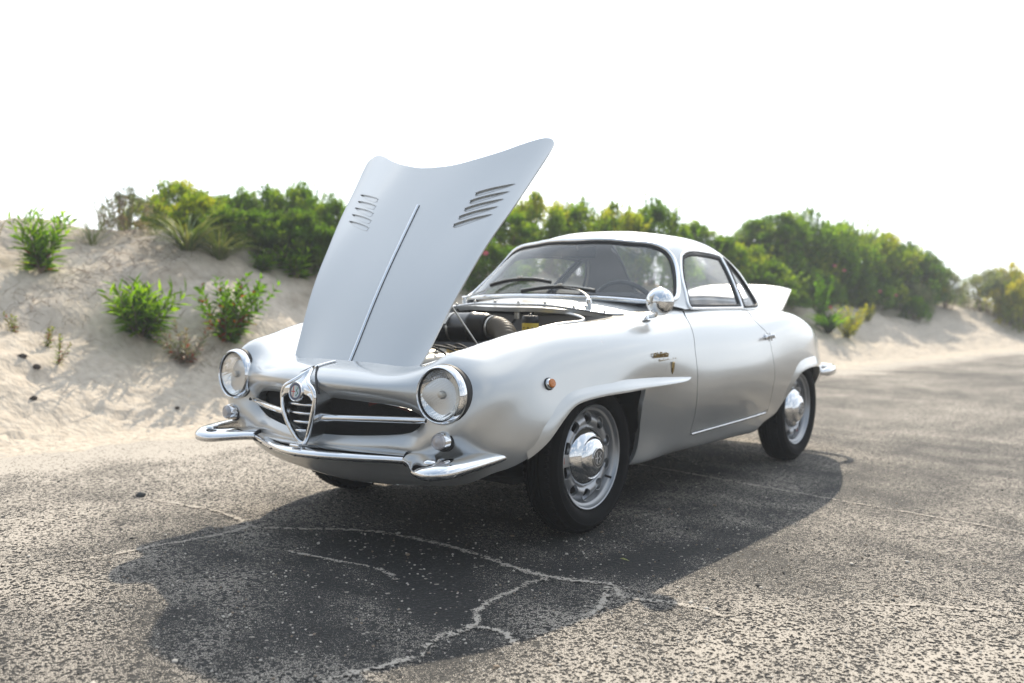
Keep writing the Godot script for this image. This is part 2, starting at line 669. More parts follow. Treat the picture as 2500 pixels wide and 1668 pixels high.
func frame(at: Vector3, towards: Vector3, up := Vector3.UP) -> Transform3D:
	var z := towards.normalized()
	var x := up.cross(z).normalized()
	return Transform3D(Basis(x, z.cross(x), z), at)


func words(text: String, size: float, depth: float, x: Transform3D, font := "Droid Sans", italic := false, bold := false) -> Soup:
	var f := SystemFont.new()
	f.font_names = PackedStringArray([font])
	f.font_italic = italic
	f.font_weight = 700 if bold else 400
	var m := TextMesh.new()
	m.font = f
	m.text = text
	m.font_size = 32
	m.pixel_size = size / 32.0
	m.depth = depth
	m.curve_step = 2.0
	var a := m.surface_get_arrays(0)
	var s := Soup.new()
	if a.size() == 0 or a[Mesh.ARRAY_VERTEX] == null:
		return s
	s.V = a[Mesh.ARRAY_VERTEX]
	s.N = a[Mesh.ARRAY_NORMAL]
	s.T.resize(s.V.size())
	var idx = a[Mesh.ARRAY_INDEX]
	s.I = idx if idx != null else PackedInt32Array(range(s.V.size()))
	return Soup.new().add(s, x)

var M := {}


func plain(c: Color, rough := 0.6, metal := 0.0) -> StandardMaterial3D:
	# c: the real-world base colour (linear)
	var m := StandardMaterial3D.new()
	m.albedo_color = c.linear_to_srgb()
	m.roughness = rough
	m.metallic = metal
	return m


func noise_image(n: int, freq: float, kind: int, octaves: int, seed_: int, cell := 0) -> Image:
	var f := FastNoiseLite.new()
	f.seed = seed_
	f.frequency = freq
	f.noise_type = kind
	f.fractal_octaves = octaves
	f.fractal_type = FastNoiseLite.FRACTAL_FBM if octaves > 1 else FastNoiseLite.FRACTAL_NONE
	f.cellular_return_type = cell
	f.cellular_jitter = 1.0
	return f.get_seamless_image(n, n, false, false, 0.1, true)


func tex(im: Image) -> ImageTexture:
	return ImageTexture.create_from_image(im)


func ramped(im: Image, stops: Array) -> Image:
	# a grey picture into a colour picture; stops: [at, linear colour]
	var lut := []
	for k in 256:
		var x := k / 255.0
		var c: Color = stops[0][1]
		for s in stops.size() - 1:
			if x >= stops[s][0]:
				c = (stops[s][1] as Color).lerp(stops[s + 1][1], clampf((x - stops[s][0]) / maxf(stops[s + 1][0] - stops[s][0], 1e-4), 0.0, 1.0))
		lut.append(c.linear_to_srgb())
	var n := im.get_width()
	var src := im.get_data()
	var step := src.size() / (n * n)
	var out := PackedByteArray()
	out.resize(n * n * 4)
	for k in n * n:
		var c: Color = lut[src[k * step]]
		out[k * 4] = int(c.r * 255.0 + 0.5)
		out[k * 4 + 1] = int(c.g * 255.0 + 0.5)
		out[k * 4 + 2] = int(c.b * 255.0 + 0.5)
		out[k * 4 + 3] = int(c.a * 255.0 + 0.5)
	return Image.create_from_data(n, n, false, Image.FORMAT_RGBA8, out)


func make_materials() -> void:
	var paint := plain(Color(0.53, 0.54, 0.535), 0.31, 0.70)
	paint.clearcoat_enabled = true
	paint.clearcoat = 1.0
	paint.clearcoat_roughness = 0.02
	M.paint = paint
	M.chrome = plain(Color(0.80, 0.81, 0.82), 0.05, 1.0)
	M.dull_chrome = plain(Color(0.62, 0.63, 0.64), 0.22, 1.0)
	M.rim = plain(Color(0.36, 0.37, 0.385), 0.34, 0.8)
	M.rubber = plain(Color(0.018, 0.018, 0.019), 0.62)
	M.tyre = plain(Color(0.0065, 0.0065, 0.007), 0.8)
	M.tyre.metallic_specular = 0.3
	M.black = plain(Color(0.012, 0.012, 0.013), 0.45)
	M.well = plain(Color(0.010, 0.010, 0.010), 0.9)
	M.black_gloss = plain(Color(0.010, 0.010, 0.011), 0.28)
	M.bay = plain(Color(0.30, 0.30, 0.31), 0.5, 0.3)
	M.cast = plain(Color(0.36, 0.34, 0.30), 0.42, 0.8)
	M.brass = plain(Color(0.50, 0.36, 0.16), 0.35, 0.9)
	M.steel = plain(Color(0.45, 0.44, 0.41), 0.3, 0.9)
	M.hose = plain(Color(0.10, 0.088, 0.070), 0.5)
	M.gold = plain(Color(0.30, 0.21, 0.08), 0.35, 0.9)
	M.cloth = plain(Color(0.09, 0.085, 0.085), 0.9)
	M.liner = plain(Color(0.16, 0.155, 0.15), 0.95)
	M.leather = plain(Color(0.03, 0.03, 0.032), 0.5)
	M.yellow = plain(Color(0.50, 0.36, 0.03), 0.5)
	M.red = plain(Color(0.32, 0.03, 0.02), 0.5)
	var glass := StandardMaterial3D.new()
	glass.transparency = BaseMaterial3D.TRANSPARENCY_ALPHA
	glass.albedo_color = Color(0.80, 0.82, 0.82, 0.10)
	glass.roughness = 0.02
	glass.backlight_enabled = true
	glass.backlight = Color(0.13, 0.13, 0.13)
	M.glass = glass
	var clean := StandardMaterial3D.new()
	clean.transparency = BaseMaterial3D.TRANSPARENCY_ALPHA
	clean.albedo_color = Color(0.70, 0.73, 0.73, 0.04)
	clean.roughness = 0.02
	M.clean_glass = clean
	var lens := StandardMaterial3D.new()
	lens.transparency = BaseMaterial3D.TRANSPARENCY_ALPHA
	lens.albedo_color = Color(0.9, 0.9, 0.88, 0.02)
	lens.roughness = 0.02
	var flutes := Image.create(256, 256, false, Image.FORMAT_RGBA8)
	for j in 256:
		for i in 256:
			var v := 0.5 + 0.5 * sin(i * TAU / 16.0)
			if int(j / 42) % 2 == 1:
				v = 0.5 + 0.5 * sin((i * 0.6 + j) * TAU / 20.0)
			flutes.set_pixel(i, j, Color(v, v, v))
	lens.heightmap_enabled = true
	lens.heightmap_texture = tex(flutes)
	lens.heightmap_scale = 0.2
	M.lens = lens
	var amber := StandardMaterial3D.new()
	amber.albedo_color = Color(0.55, 0.16, 0.005).linear_to_srgb()
	amber.roughness = 0.12
	amber.clearcoat_enabled = true
	amber.clearcoat = 1.0
	M.amber = amber
	M.clear = plain(Color(0.42, 0.40, 0.40), 0.1, 0.25)
	M.clear.clearcoat_enabled = true
	M.clear.clearcoat = 1.0
	M.bowl = plain(Color(0.84, 0.83, 0.79), 0.02, 1.0)
	M.bowl.heightmap_enabled = true
	M.bowl.heightmap_texture = lens.heightmap_texture
	M.bowl.heightmap_scale = 0.05
	M.mesh_wire = plain(Color(0.06, 0.06, 0.06), 0.4, 0.6)

# ---- the ground: tarmac worn down to its stones, blown over with sand
const EDGE = [Vector2(-3.1, 30), Vector2(-2.95, 6), Vector2(-2.66, 1.5), Vector2(-2.575, 0.786), Vector2(-2.45, -0.4), Vector2(-1.95, -5.5), Vector2(-1.5, -9.5), Vector2(-0.5, -17.8), Vector2(1.5, -30), Vector2(6, -48), Vector2(14, -75), Vector2(30, -120)]
var rough := FastNoiseLite.new()


func edge_at(z: float) -> float:
	for k in EDGE.size() - 1:
		if z <= EDGE[k].y and z >= EDGE[k + 1].y:
			var t: float = (EDGE[k].y - z) / (EDGE[k].y - EDGE[k + 1].y)
			return lerpf(EDGE[k].x, EDGE[k + 1].x, t)
	return EDGE[0].x if z > EDGE[0].y else EDGE[EDGE.size() - 1].x


func dune_height(x: float, z: float) -> float:
	var d := edge_at(z) - x
	if d < 0.0:
		return 0.0
	var crest := 1.5
	if z < -3.0:
		crest = lerpf(1.5, 1.25, clampf((-3.0 - z) / 5.0, 0.0, 1.0))
	if z < -8.0:
		crest = lerpf(1.25, 0.95, clampf((-8.0 - z) / 8.0, 0.0, 1.0))
	var wob := rough.get_noise_2d(x * 6.0, z * 6.0)
	var foot := 0.45 + 0.35 * wob
	var t := clampf((d - foot) / 3.0, 0.0, 1.0)
	var h := crest * (t * t * (3.0 - 2.0 * t) * 0.55 + t * 0.45)
	h += 0.10 * smoothstep(0.4, 2.0, d) * rough.get_noise_2d(x * 16.0, z * 16.0)
	h += 0.045 * smoothstep(0.1, 1.2, d) * rough.get_noise_2d(x * 55.0 + 9.0, z * 55.0)
	# trodden sand along the foot
	h -= 0.10 * maxf(0.0, rough.get_noise_2d(x * 80.0, z * 80.0 + 50.0) - 0.12) * smoothstep(0.1, 0.5, d) * smoothstep(2.4, 1.2, d)
	h += 0.010 * smoothstep(0.0, 0.6, d) * rough.get_noise_2d(x * 190.0, z * 190.0)
	return h + 0.012 * smoothstep(0.0, 0.5, d)


func sheet(xs: PackedFloat64Array, zs: PackedFloat64Array, height: Callable, color = null, scale := 1.0) -> Soup:
	var s := Soup.new()
	var nz := zs.size()
	for x in xs:
		for z in zs:
			s.vert(Vector3(x, height.call(x, z), z), Vector3.UP, Vector2(x, z) * scale)
			if color != null:
				s.C.append(color.call(x, z))
	for i in xs.size():
		for j in nz:
			var a := s.V[mini(i + 1, xs.size() - 1) * nz + j] - s.V[maxi(i - 1, 0) * nz + j]
			var b := s.V[i * nz + mini(j + 1, nz - 1)] - s.V[i * nz + maxi(j - 1, 0)]
			s.N[i * nz + j] = b.cross(a).normalized()
	for i in xs.size() - 1:
		for j in nz - 1:
			var a := i * nz + j
			s.quad(a, a + 1, a + nz + 1, a + nz)
	return s


func spread(stops: Array) -> PackedFloat64Array:
	# [from, step, to, step, to ...]
	var out := PackedFloat64Array([stops[0]])
	for k in range(1, stops.size(), 2):
		var n := int(ceil(absf(stops[k + 1] - out[-1]) / stops[k]))
		var a := out[-1]
		for i in n:
			out.append(lerpf(a, stops[k + 1], float(i + 1) / n))
	return out


# how far the sand fills the tarmac: 0 bare stones, 1 buried
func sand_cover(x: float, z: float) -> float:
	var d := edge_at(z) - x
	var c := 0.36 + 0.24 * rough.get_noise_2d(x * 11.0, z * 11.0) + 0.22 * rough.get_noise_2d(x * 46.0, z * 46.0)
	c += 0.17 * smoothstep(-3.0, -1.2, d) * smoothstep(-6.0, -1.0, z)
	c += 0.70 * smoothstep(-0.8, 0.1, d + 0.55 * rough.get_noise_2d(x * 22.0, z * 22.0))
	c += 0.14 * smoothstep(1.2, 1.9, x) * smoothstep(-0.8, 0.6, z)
	c -= 0.27 * exp(-((x - 0.6) * (x - 0.6) / 0.9 + (z + 0.1) * (z + 0.1) / 5.0))  # shade put into the cover: less pale sand where the car's shadow falls
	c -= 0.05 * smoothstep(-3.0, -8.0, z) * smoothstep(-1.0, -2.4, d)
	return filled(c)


# the vertex alpha that lets this share of the ground lie under sand
func filled(share: float) -> float:
	return clampf(0.1 / (1.0 - clampf(share, 0.0, 0.9)), 0.0, 1.0)



func build_ground() -> void:
	rough.seed = 11
	rough.frequency = 0.05
	rough.fractal_octaves = 3
	# stones of every size bedded in tar: where they stand up, what tone they have
	var side := 2048
	var up := PackedByteArray()
	up.resize(side * side)
	var tone := PackedByteArray()
	tone.resize(side * side)
	tone.fill(10)
	var r := RandomNumberGenerator.new()
	r.seed = 23
	for k in 46000:
		var big := k < 7000
		var a := r.randf_range(5.0, 8.5) if big else r.randf_range(2.2, 4.8)
		var b := a * r.randf_range(.62, 1.0)
		var w := r.randf() * PI
		var cw := cos(w)
		var sw := sin(w)
		var cx := r.randi() % side
		var cy := r.randi() % side
		var top := r.randf_range(120, 255) if big else r.randf_range(70, 215)
		var t := int(clampf(70.0 + 55.0 * r.randfn(), 0.0, 235.0)) if r.randf() < .965 else 255
		var e := int(ceil(a))
		for dy in range(-e, e + 1):
			var row := ((cy + dy) & 2047) << 11
			for dx in range(-e, e + 1):
				var u := (dx * cw + dy * sw) / a
				var v := (dy * cw - dx * sw) / b
				var d := u * u * u * u + v * v * v * v + u * u * .3 + v * v * .3
				if d < 1.0:
					var q := int(top * (1.0 - d * d))
					var at := row + ((cx + dx) & 2047)
					if q > up[at]:
						up[at] = q
						tone[at] = t
	var tar := plain(Color.WHITE, 0.85)
	tar.albedo_texture = tex(ramped(Image.create_from_data(side, side, false, Image.FORMAT_L8, tone), [[0.0, Color(0.0080, 0.0078, 0.0074)], [0.3, Color(0.0185, 0.018, 0.0168)], [0.7, Color(0.036, 0.034, 0.031)], [0.93, Color(0.072, 0.066, 0.057)], [1.0, Color(0.30, 0.27, 0.23)]]))
	tar.heightmap_enabled = true
	tar.heightmap_texture = tex(Image.create_from_data(side, side, false, Image.FORMAT_L8, up))
	tar.heightmap_scale = 0.5
	var flat := func(_x, _z): return 0.0
	var far := part("ground", sheet(spread([-420, 60, -60, 12, 60, 60, 420]), spread([-420, 60, -60, 12, 60, 60, 420]), func(_x, _z): return -0.03).mesh(), plain(Color(0.30, 0.27, 0.22), 0.95))
	far.set_meta("kind", "structure")
	var xs := spread([-3.0, 0.5, 60])
	var zs := spread([-75, 2.0, -12, 0.5, 8, 4.0, 40])
	var s := Soup.new()
	for z in zs:
		for k in 40:
			var x: float = edge_at(z) - 0.25 + pow(k / 39.0, 1.6) * 60.0
			s.vert(Vector3(x, 0, z), Vector3.UP, Vector2(x, z) / 2.05)
	for j in zs.size() - 1:
		for k in 39:
			var a := j * 40 + k
			s.quad(a, a + 1, a + 41, a + 40)
	var road := part("road", s.mesh(), tar)
	road.set_meta("kind", "structure")
	# sand lying between the stones, a few millimetres proud of the tar
	var grit := plain(Color.WHITE, 0.95)
	var fd := noise_image(2048, 0.22, FastNoiseLite.TYPE_SIMPLEX_SMOOTH, 2, 21).get_data()
	# rank every spot by how deep it lies, so that a share of the ground can be filled
	var deep := PackedByteArray()
	deep.resize(side * side)
	var count := PackedInt32Array()
	count.resize(256)
	for k in side * side:
		var v := ((255 - up[k]) * 11 + fd[k] * 5) >> 4
		deep[k] = v
		count[v] += 1
	var ranks := PackedByteArray()
	var sum := 0
	for k in 256:
		ranks.append(int(255.0 * sum / (side * side)))
		sum += count[k]
	var px := PackedByteArray()
	px.resize(2048 * 2048 * 4)
	var sands := PackedByteArray()
	for k in 256:
		var q := Color(0.345, 0.308, 0.258).lerp(Color(0.475, 0.432, 0.372), k / 255.0).linear_to_srgb()
		sands.append(int(q.r * 255.0))
		sands.append(int(q.g * 255.0))
		sands.append(int(q.b * 255.0))
	for k in 2048 * 2048:
		var f := fd[k] * 3
		px[k * 4] = sands[f]
		px[k * 4 + 1] = sands[f + 1]
		px[k * 4 + 2] = sands[f + 2]
		px[k * 4 + 3] = ranks[deep[k]]
	grit.albedo_texture = tex(Image.create_from_data(2048, 2048, false, Image.FORMAT_RGBA8, px))
	grit.vertex_color_use_as_albedo = true
	grit.transparency = BaseMaterial3D.TRANSPARENCY_ALPHA_SCISSOR
	grit.alpha_scissor_threshold = 0.1
	var g := Soup.new()
	var gz := spread([-75, 1.0, -14, 0.25, -4, 0.07, 3.2, 1.0, 12])
	var gx := 120
	for z in gz:
		for k in gx:
			var x: float = edge_at(z) - 0.3 + pow(k / (gx - 1.0), 1.25) * 14.0
			g.vert(Vector3(x, 0.003, z), Vector3.UP, Vector2(x, z) / 2.05)
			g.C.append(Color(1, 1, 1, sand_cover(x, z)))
	for j in gz.size() - 1:
		for k in gx - 1:
			var a := j * gx + k
			g.quad(a, a + 1, a + gx + 1, a + gx)
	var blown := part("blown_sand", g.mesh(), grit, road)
	blown.set_meta("kind", "stuff")
	# the dune beside the road
	var zz := spread([12, 0.4, 4, 0.09, -6, 0.16, -16, 0.4, -40, 2.0, -75])
	var dd := spread([-0.12, 0.05, 4.5, 0.18, 9, 0.6, 30])
	var t := Soup.new()
	for z in zz:
		for d in dd:
			var x := edge_at(z) - d + 0.45 * rough.get_noise_2d(z * 18.0, 4.0) * smoothstep(1.6, 0.0, d) + 0.12 * rough.get_noise_2d(z * 70.0, d * 9.0) * smoothstep(1.0, 0.0, d)
			# dead leaves and twigs darken the sand under the plants
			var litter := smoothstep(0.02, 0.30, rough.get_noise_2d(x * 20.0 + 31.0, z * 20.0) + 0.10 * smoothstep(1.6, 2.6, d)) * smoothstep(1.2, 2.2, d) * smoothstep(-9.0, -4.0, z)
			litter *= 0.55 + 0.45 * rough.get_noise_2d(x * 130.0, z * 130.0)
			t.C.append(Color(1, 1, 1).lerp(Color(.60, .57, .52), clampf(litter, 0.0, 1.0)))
			t.vert(Vector3(x, maxf(dune_height(x, z), 0.006 + 0.010 * rough.get_noise_2d(x * 120.0, z * 30.0)) if d > 0.0 else -0.01, z), Vector3.UP, Vector2(x, z))
	var nd := dd.size()
	for i in zz.size():
		for j in nd:
			var a := t.V[mini(i + 1, zz.size() - 1) * nd + j] - t.V[maxi(i - 1, 0) * nd + j]
			var b := t.V[i * nd + mini(j + 1, nd - 1)] - t.V[i * nd + maxi(j - 1, 0)]
			var n := a.cross(b).normalized()
			t.N[i * nd + j] = n if n.y > 0.0 else -n
	for i in zz.size() - 1:
		for j in nd - 1:
			var a := i * nd + j
			t.quad(a, a + 1, a + nd + 1, a + nd)
	var sand := plain(Color.WHITE, 0.95)
	var grains := noise_image(1024, 0.02, FastNoiseLite.TYPE_SIMPLEX_SMOOTH, 5, 4)
	sand.albedo_texture = tex(ramped(grains, [[0.0, Color(0.27, 0.222, 0.176)], [0.35, Color(0.435, 0.373, 0.297)], [0.7, Color(0.505, 0.44, 0.355)], [1.0, Color(0.57, 0.505, 0.415)]]))
	sand.vertex_color_use_as_albedo = true
	sand.uv1_triplanar = true
	sand.uv1_world_triplanar = true
	sand.uv1_scale = Vector3(0.55, 0.55, 0.55)
	sand.heightmap_enabled = true
	sand.heightmap_texture = tex(noise_image(1024, 0.03, FastNoiseLite.TYPE_SIMPLEX_SMOOTH, 5, 14))
	sand.heightmap_scale = 1.3
	M.sand = sand
	var dune := part("sand_dune", t.mesh(), sand)
	dune.set_meta("kind", "structure")
	build_cracks(road, grit)


func strip(path: PackedVector2Array, width: float, y: float, seed_: int) -> Soup:
	# sand caught along a crack: thick in the middle, thinning out between the stones at its sides
	var s := Soup.new()
	var r := RandomNumberGenerator.new()
	r.seed = seed_
	var q := PackedVector2Array()
	for i in path.size():
		q.append(path[i] + Vector2(r.randf_range(-1, 1), r.randf_range(-1, 1)) * width * 0.5)
	for i in q.size():
		var t := (q[mini(i + 1, q.size() - 1)] - q[maxi(i - 1, 0)]).normalized().orthogonal()
		var w := width * r.randf_range(0.8, 2.0)
		var mid := r.randf_range(.55, 1.0) * (0.4 if i == 0 or i == q.size() - 1 else 1.0)
		for k in 5:
			var e := (k - 2) / 2.0
			var p := q[i] + t * w * e
			s.vert(Vector3(p.x, y, p.y), Vector3.UP, p / 2.05)
			s.C.append(Color(1, 1, 1, filled(lerpf(mid * .9, .05, smoothstep(0.1, 1.0, absf(e))))))
	for i in q.size() - 1:
		for k in 4:
			s.quad(i * 5 + k, i * 5 + k + 1, i * 5 + k + 6, i * 5 + k + 5)
	return s


func build_cracks(road: Node, grit: Material) -> void:
	var lines := [
		[[Vector2(-1.15, 0.80), Vector2(-0.80, 0.74), Vector2(-0.563, 0.758), Vector2(-0.40, 0.80), Vector2(-0.27, 0.747), Vector2(-0.101, 0.62), Vector2(0.06, 0.54), Vector2(0.251, 0.521), Vector2(0.50, 0.53), Vector2(0.70, 0.57), Vector2(0.901, 0.598), Vector2(1.121, 0.538), Vector2(1.22, 0.62), Vector2(1.42, 0.56), Vector2(1.6, 0.60)], 0.013],
		[[Vector2(-0.40, 0.80), Vector2(-0.38, 1.0), Vector2(-0.42, 1.22), Vector2(-0.45, 1.5), Vector2(-0.62, 1.75), Vector2(-0.7, 2.0)], 0.012],
		[[Vector2(0.92, 0.60), Vector2(0.91, 0.78), Vector2(0.941, 0.997), Vector2(1.021, 1.126), Vector2(1.007, 1.27), Vector2(1.05, 1.40), Vector2(0.985, 1.658), Vector2(0.96, 1.9)], 0.012],
		[[Vector2(1.121, 0.55), Vector2(1.2, 0.72), Vector2(1.24, 0.9)], 0.012],
		[[Vector2(1.021, 1.126), Vector2(1.12, 1.11), Vector2(1.2, 1.16)], 0.010],
		[[Vector2(-0.02, 0.95), Vector2(0.2, 0.93), Vector2(0.42, 0.90), Vector2(0.55, 0.95)], 0.009],
		[[Vector2(1.75, 0.25), Vector2(2.05, 0.05), Vector2(2.3, 0.0), Vector2(2.6, -0.1)], 0.012],
	]
	for k in lines.size():
		part("crack", strip(line(lines[k][0], 9), lines[k][1], 0.0045, 40 + k).mesh(), grit, road)
	# a straight joint between two beds of tarmac
	part("joint", strip(line([Vector2(-0.25, -1.56), Vector2(0.126, -1.485), Vector2(1.0, -1.34), Vector2(2.071, -1.178), Vector2(3.2, -1.0), Vector2(5.0, -0.7)], 30), 0.010, 0.005, 77).mesh(), grit, road)

# ---- the car: x to its left, z ahead, front axle at z = 0
var car: Node3D
var body: Dictionary
var cabin: Dictionary


func v2(a: Array) -> Array:
	var out := []
	for k in range(0, a.size(), 2):
		out.append(Vector2(a[k], a[k + 1]))
	return out


func v3(a: Array) -> Array:
	var out := []
	for k in range(0, a.size(), 3):
		out.append(Vector3(a[k], a[k + 1], a[k + 2]))
	return out


func mirror_part(called: String, s: Soup, m: Material, parent: Node) -> Array:
	return [part(called, s.mesh(), m, parent), part(called, s.mirrored().mesh(), m, parent)]


func build_car() -> void:
	car = thing("parked_car", "silver two-seat classic coupe parked on the tarmac with its bonnet and boot lid raised", "car", Vector3(0, 0.01, 0))
	body = grid(BODY, 270, 150, true)
	cabin = grid(CABIN, 190, 96, false)
	var upper := func(p, n): return n.y > 0.12 and p.y > 0.5
	var outer := func(p, _n): return p.x > 0.47
	var hood_line := loop(v2([0, -.30, .10, -.305, .20, -.33, .30, -.37, .40, -.425, .47, -.455, .515, -.445, .53, -.40, .51, -.26, .482, -.08, .445, .10, .42, .26, .39, .42, .36, .57, .335, .625, .25, .66, .12, .68, 0, .685, -.12, .68, -.12, -.305]), 4)
	var f_hood := field(body, hood_line, "top", upper)
	var f_cabin := field(body, loop(v2([0, -.66, .40, -.70, .56, -.745, .625, -.83, .645, -1.0, .64, -1.4, .62, -1.8, .57, -2.0, .50, -2.2, .38, -2.36, .2, -2.42, 0, -2.43, -.2, -2.42, -.2, -.67]), 4), "top", upper)
	var f_door := field(body, loop(v2([-.855, .95, -.858, .89, -.76, .843, -.692, .734, -.678, .664, -.684, .556, -.70, .50, -.75, .388, -.776, .322, -.79, .318, -1.0, .320, -1.4, .327, -1.71, .334, -1.735, .345, -1.70, .40, -1.648, .472, -1.64, .508, -1.60, .611, -1.585, .666, -1.555, .759, -1.50, .798, -1.475, .84, -1.56, .887, -1.57, .95]), 4), "side", func(p, _n): return p.x > 0.61)
	var f_front := field(body, loop(v2([.66, 0, .635, .20, .60, .30, .545, .33, .489, .367, .408, .44, .335, .501, .262, .544, .127, .561, -.10, .566, -.225, .567, -.252, .545, -.262, .49, -.295, .426, -.335, .357, -.346, .288, -.32, .22, -.28, .15, -.27, 0]), 4), "side", outer)
	var f_rear := field(body, loop(v2([-1.64, 0, -1.66, .18, -1.72, .255, -1.85, .285, -1.90, .30, -1.946, .381, -1.98, .46, -2.05, .518, -2.14, .538, -2.28, .545, -2.45, .541, -2.55, .52, -2.62, .47, -2.635, .40, -2.60, .33, -2.56, .25, -2.55, 0]), 4), "side", outer)
	var lid_line := loop(v2([0, -2.60, .2, -2.605, .36, -2.62, .405, -2.67, .405, -2.8, .375, -3.0, .34, -3.045, .2, -3.055, 0, -3.06, -.2, -3.055, -.2, -2.605]), 4)
	var f_lid := field(body, lid_line, "top", upper)
	var f_mark := field(body, lid_line, "top", func(_p, _n): return false)

	var f_under := PackedFloat32Array()
	for k in body.P.size():
		var p: Vector3 = body.P[k]
		f_under.append((.86 + body.N[k].y) * .06 if p.y < .36 and p.z < .66 and p.z > -2.8 and (p.z < .5 or p.x < .72) else 1.0)
	# shell with its openings
	part("body_shell", cut(body, without([f_hood, f_cabin, f_door, f_front, f_rear, f_lid, f_under], 0.0022), 0.02).both().mesh(), M.paint, car)
	var door := cut(body, within(f_door, 0.0022), 0.02)
	for d in mirror_part("door", door, M.paint, car):
		build_door_handle(d, 1.0 if d.name == "door" else -1.0)
	# inner skins: dark backs of the shell, seen through the engine bay and arches
	part("roof", cut(cabin, roof_field(), 0.02).both().mesh(), M.paint, car)
	part("headliner", cut(cabin, roof_field(0.004), 0.0, -0.022).both().mesh(), M.liner, car)
	build_hood(hood_line, upper)
	build_boot_lid(f_lid)
	build_glass()
	build_brows()
	build_wells()
	build_nose()
	build_bumper()
	build_cowl()
	build_bay()
	build_cabin()
	build_trim()
	build_wheels()


func build_door_handle(door: Node, side: float) -> void:
	var p := on_side(body, -1.525, .742)
	var s := Soup.new()
	var at: Vector3 = p[0]
	var n: Vector3 = p[1]
	s.add(turned([Vector2(.016, 0), Vector2(.016, .006), Vector2(.010, .011), Vector2(0, .012)], frame(at, n), 20))
	s.add(rbox(Vector3(.012, .02, .055), .005, frame(at + n * .02 + Vector3(0, -.004, -.012), n, Vector3(0, 1, 0.2))))
	s.add(rbox(Vector3(.010, .045, .010), .004, frame(at + n * .006 + Vector3(0, .0, -.055), n, Vector3(0, 1, 0.2))))
	part("handle", s.mesh() if side > 0 else s.mirrored().mesh(), M.chrome, door)


# outlines of the glass: the windscreen and back window in the surface's own measure, the side windows from the side
func windscreen_line() -> PackedVector2Array:
	return loop(v2([.013, -.25, .013, -.1, .013, .1, .013, .3, .014, .44, .022, .505, .045, .538, .077, .549, .168, .516, .274, .482, .326, .456, .361, .414, .392, .336, .399, .217, .392, .1, .388, 0, .392, -.1, .399, -.25]), 3)


func back_line() -> PackedVector2Array:
	return loop(v2([1.0, -.2, 1.0, 0, 1.005, .12, 1.04, .22, 1.11, .285, 1.22, .335, 1.36, .395, 1.50, .45, 1.65, .49, 1.77, .46, 1.85, .37, 1.885, .25, 1.90, .12, 1.90, 0, 1.90, -.2]), 3)


func door_window_line() -> PackedVector2Array:
	return loop(v2([-.905, .898, -.935, .95, -.985, 1.03, -1.065, 1.122, -1.11, 1.152, -1.18, 1.168, -1.29, 1.175, -1.40, 1.177, -1.53, 1.175, -1.655, 1.166, -1.672, 1.156, -1.655, 1.13, -1.60, 1.02, -1.545, .92, -1.53, .898, -1.50, .894, -1.2, .893, -.95, .893]), 4)


func quarter_line() -> PackedVector2Array:
	return loop(v2([-1.575, .897, -1.59, .93, -1.64, 1.02, -1.70, 1.14, -1.715, 1.163, -1.735, 1.160, -1.782, 1.12, -1.83, 1.06, -1.862, .98, -1.862, .93, -1.84, .905, -1.80, .896, -1.7, .894, -1.6, .893]), 4)


func glass_fields() -> Array:
	var low := func(p, n): return p.x > 0.3 and n.x > 0.1
	return [field(cabin, windscreen_line(), "uv"), field(cabin, back_line(), "uv"), field(cabin, door_window_line(), "side", low), field(cabin, quarter_line(), "side", low)]


var panes := []


func roof_field(more := 0.0) -> PackedFloat32Array:
	if panes.is_empty():
		panes = glass_fields()
	return without(panes, more)


func bead(poly: PackedVector2Array, seen: String, radius: float, inset: float, lift: float, full := false) -> Soup:
	# a moulding that follows an outline on the cabin
	var path := PackedVector3Array()
	var c := poly.size()
	var turn := 0.0
	for i in c:
		turn += poly[i].cross(poly[(i + 1) % c])
	var sg := 1.0 if turn > 0.0 else -1.0
	for i in c:
		var t := (poly[(i + 1) % c] - poly[(i + c - 1) % c]).normalized()
		var q := poly[i] + Vector2(-t.y, t.x) * sg * inset
		if full and q.y < 0.0:
			continue
		var r: Array = on_grid(cabin, q) if seen == "uv" else on_side(cabin, q.x, q.y)
		path.append(r[0] + r[1] * lift)
	if full:
		# from the middle out, mirrored to the whole
		var other := PackedVector3Array()
		for i in range(path.size() - 1, -1, -1):
			other.append(path[i] * Vector3(-1, 1, 1))
		path.append_array(other)
	return tube(path, radius, 8, true, 1.0, Vector3(0.2, 0.3, 0.9))


func build_glass() -> void:
	var ws := cut(cabin, within(panes[0], 0.002), 0.0, -0.004)
	var screen := part("windscreen", ws.both().mesh(), M.glass, car)
	part("frame", bead(windscreen_line(), "uv", .0125, -.009, .003, true).mesh(), M.chrome, screen)
	part("rubber_seal", bead(windscreen_line(), "uv", .0065, .009, -.001, true).mesh(), M.rubber, screen)
	var back := part("back_window", cut(cabin, within(panes[1], 0.002), 0.0, -0.004).both().mesh(), M.clean_glass, car)
	part("frame", bead(back_line(), "uv", .010, .0, .0, true).mesh(), M.rubber, back)
	for side in 2:
		var a := cut(cabin, within(panes[2], 0.003), 0.0, -0.006)
		var w := part("side_window", (a if side == 0 else a.mirrored()).mesh(), M.clean_glass, car)
		var f := bead(door_window_line(), "side", .0075, -.005, .002)
		var r := bead(door_window_line(), "side", .010, .010, -.006)
		part("frame", (f if side == 0 else f.mirrored()).mesh(), M.chrome, w)
		part("rubber_seal", (r if side == 0 else r.mirrored()).mesh(), M.rubber, w)
		var b := cut(cabin, within(panes[3], 0.003), 0.0, -0.006)
		var q := part("quarter_window", (b if side == 0 else b.mirrored()).mesh(), M.clean_glass, car)
		var e := bead(quarter_line(), "side", .008, .003, .000)
		part("rubber_seal", (e if side == 0 else e.mirrored()).mesh(), M.rubber, q)


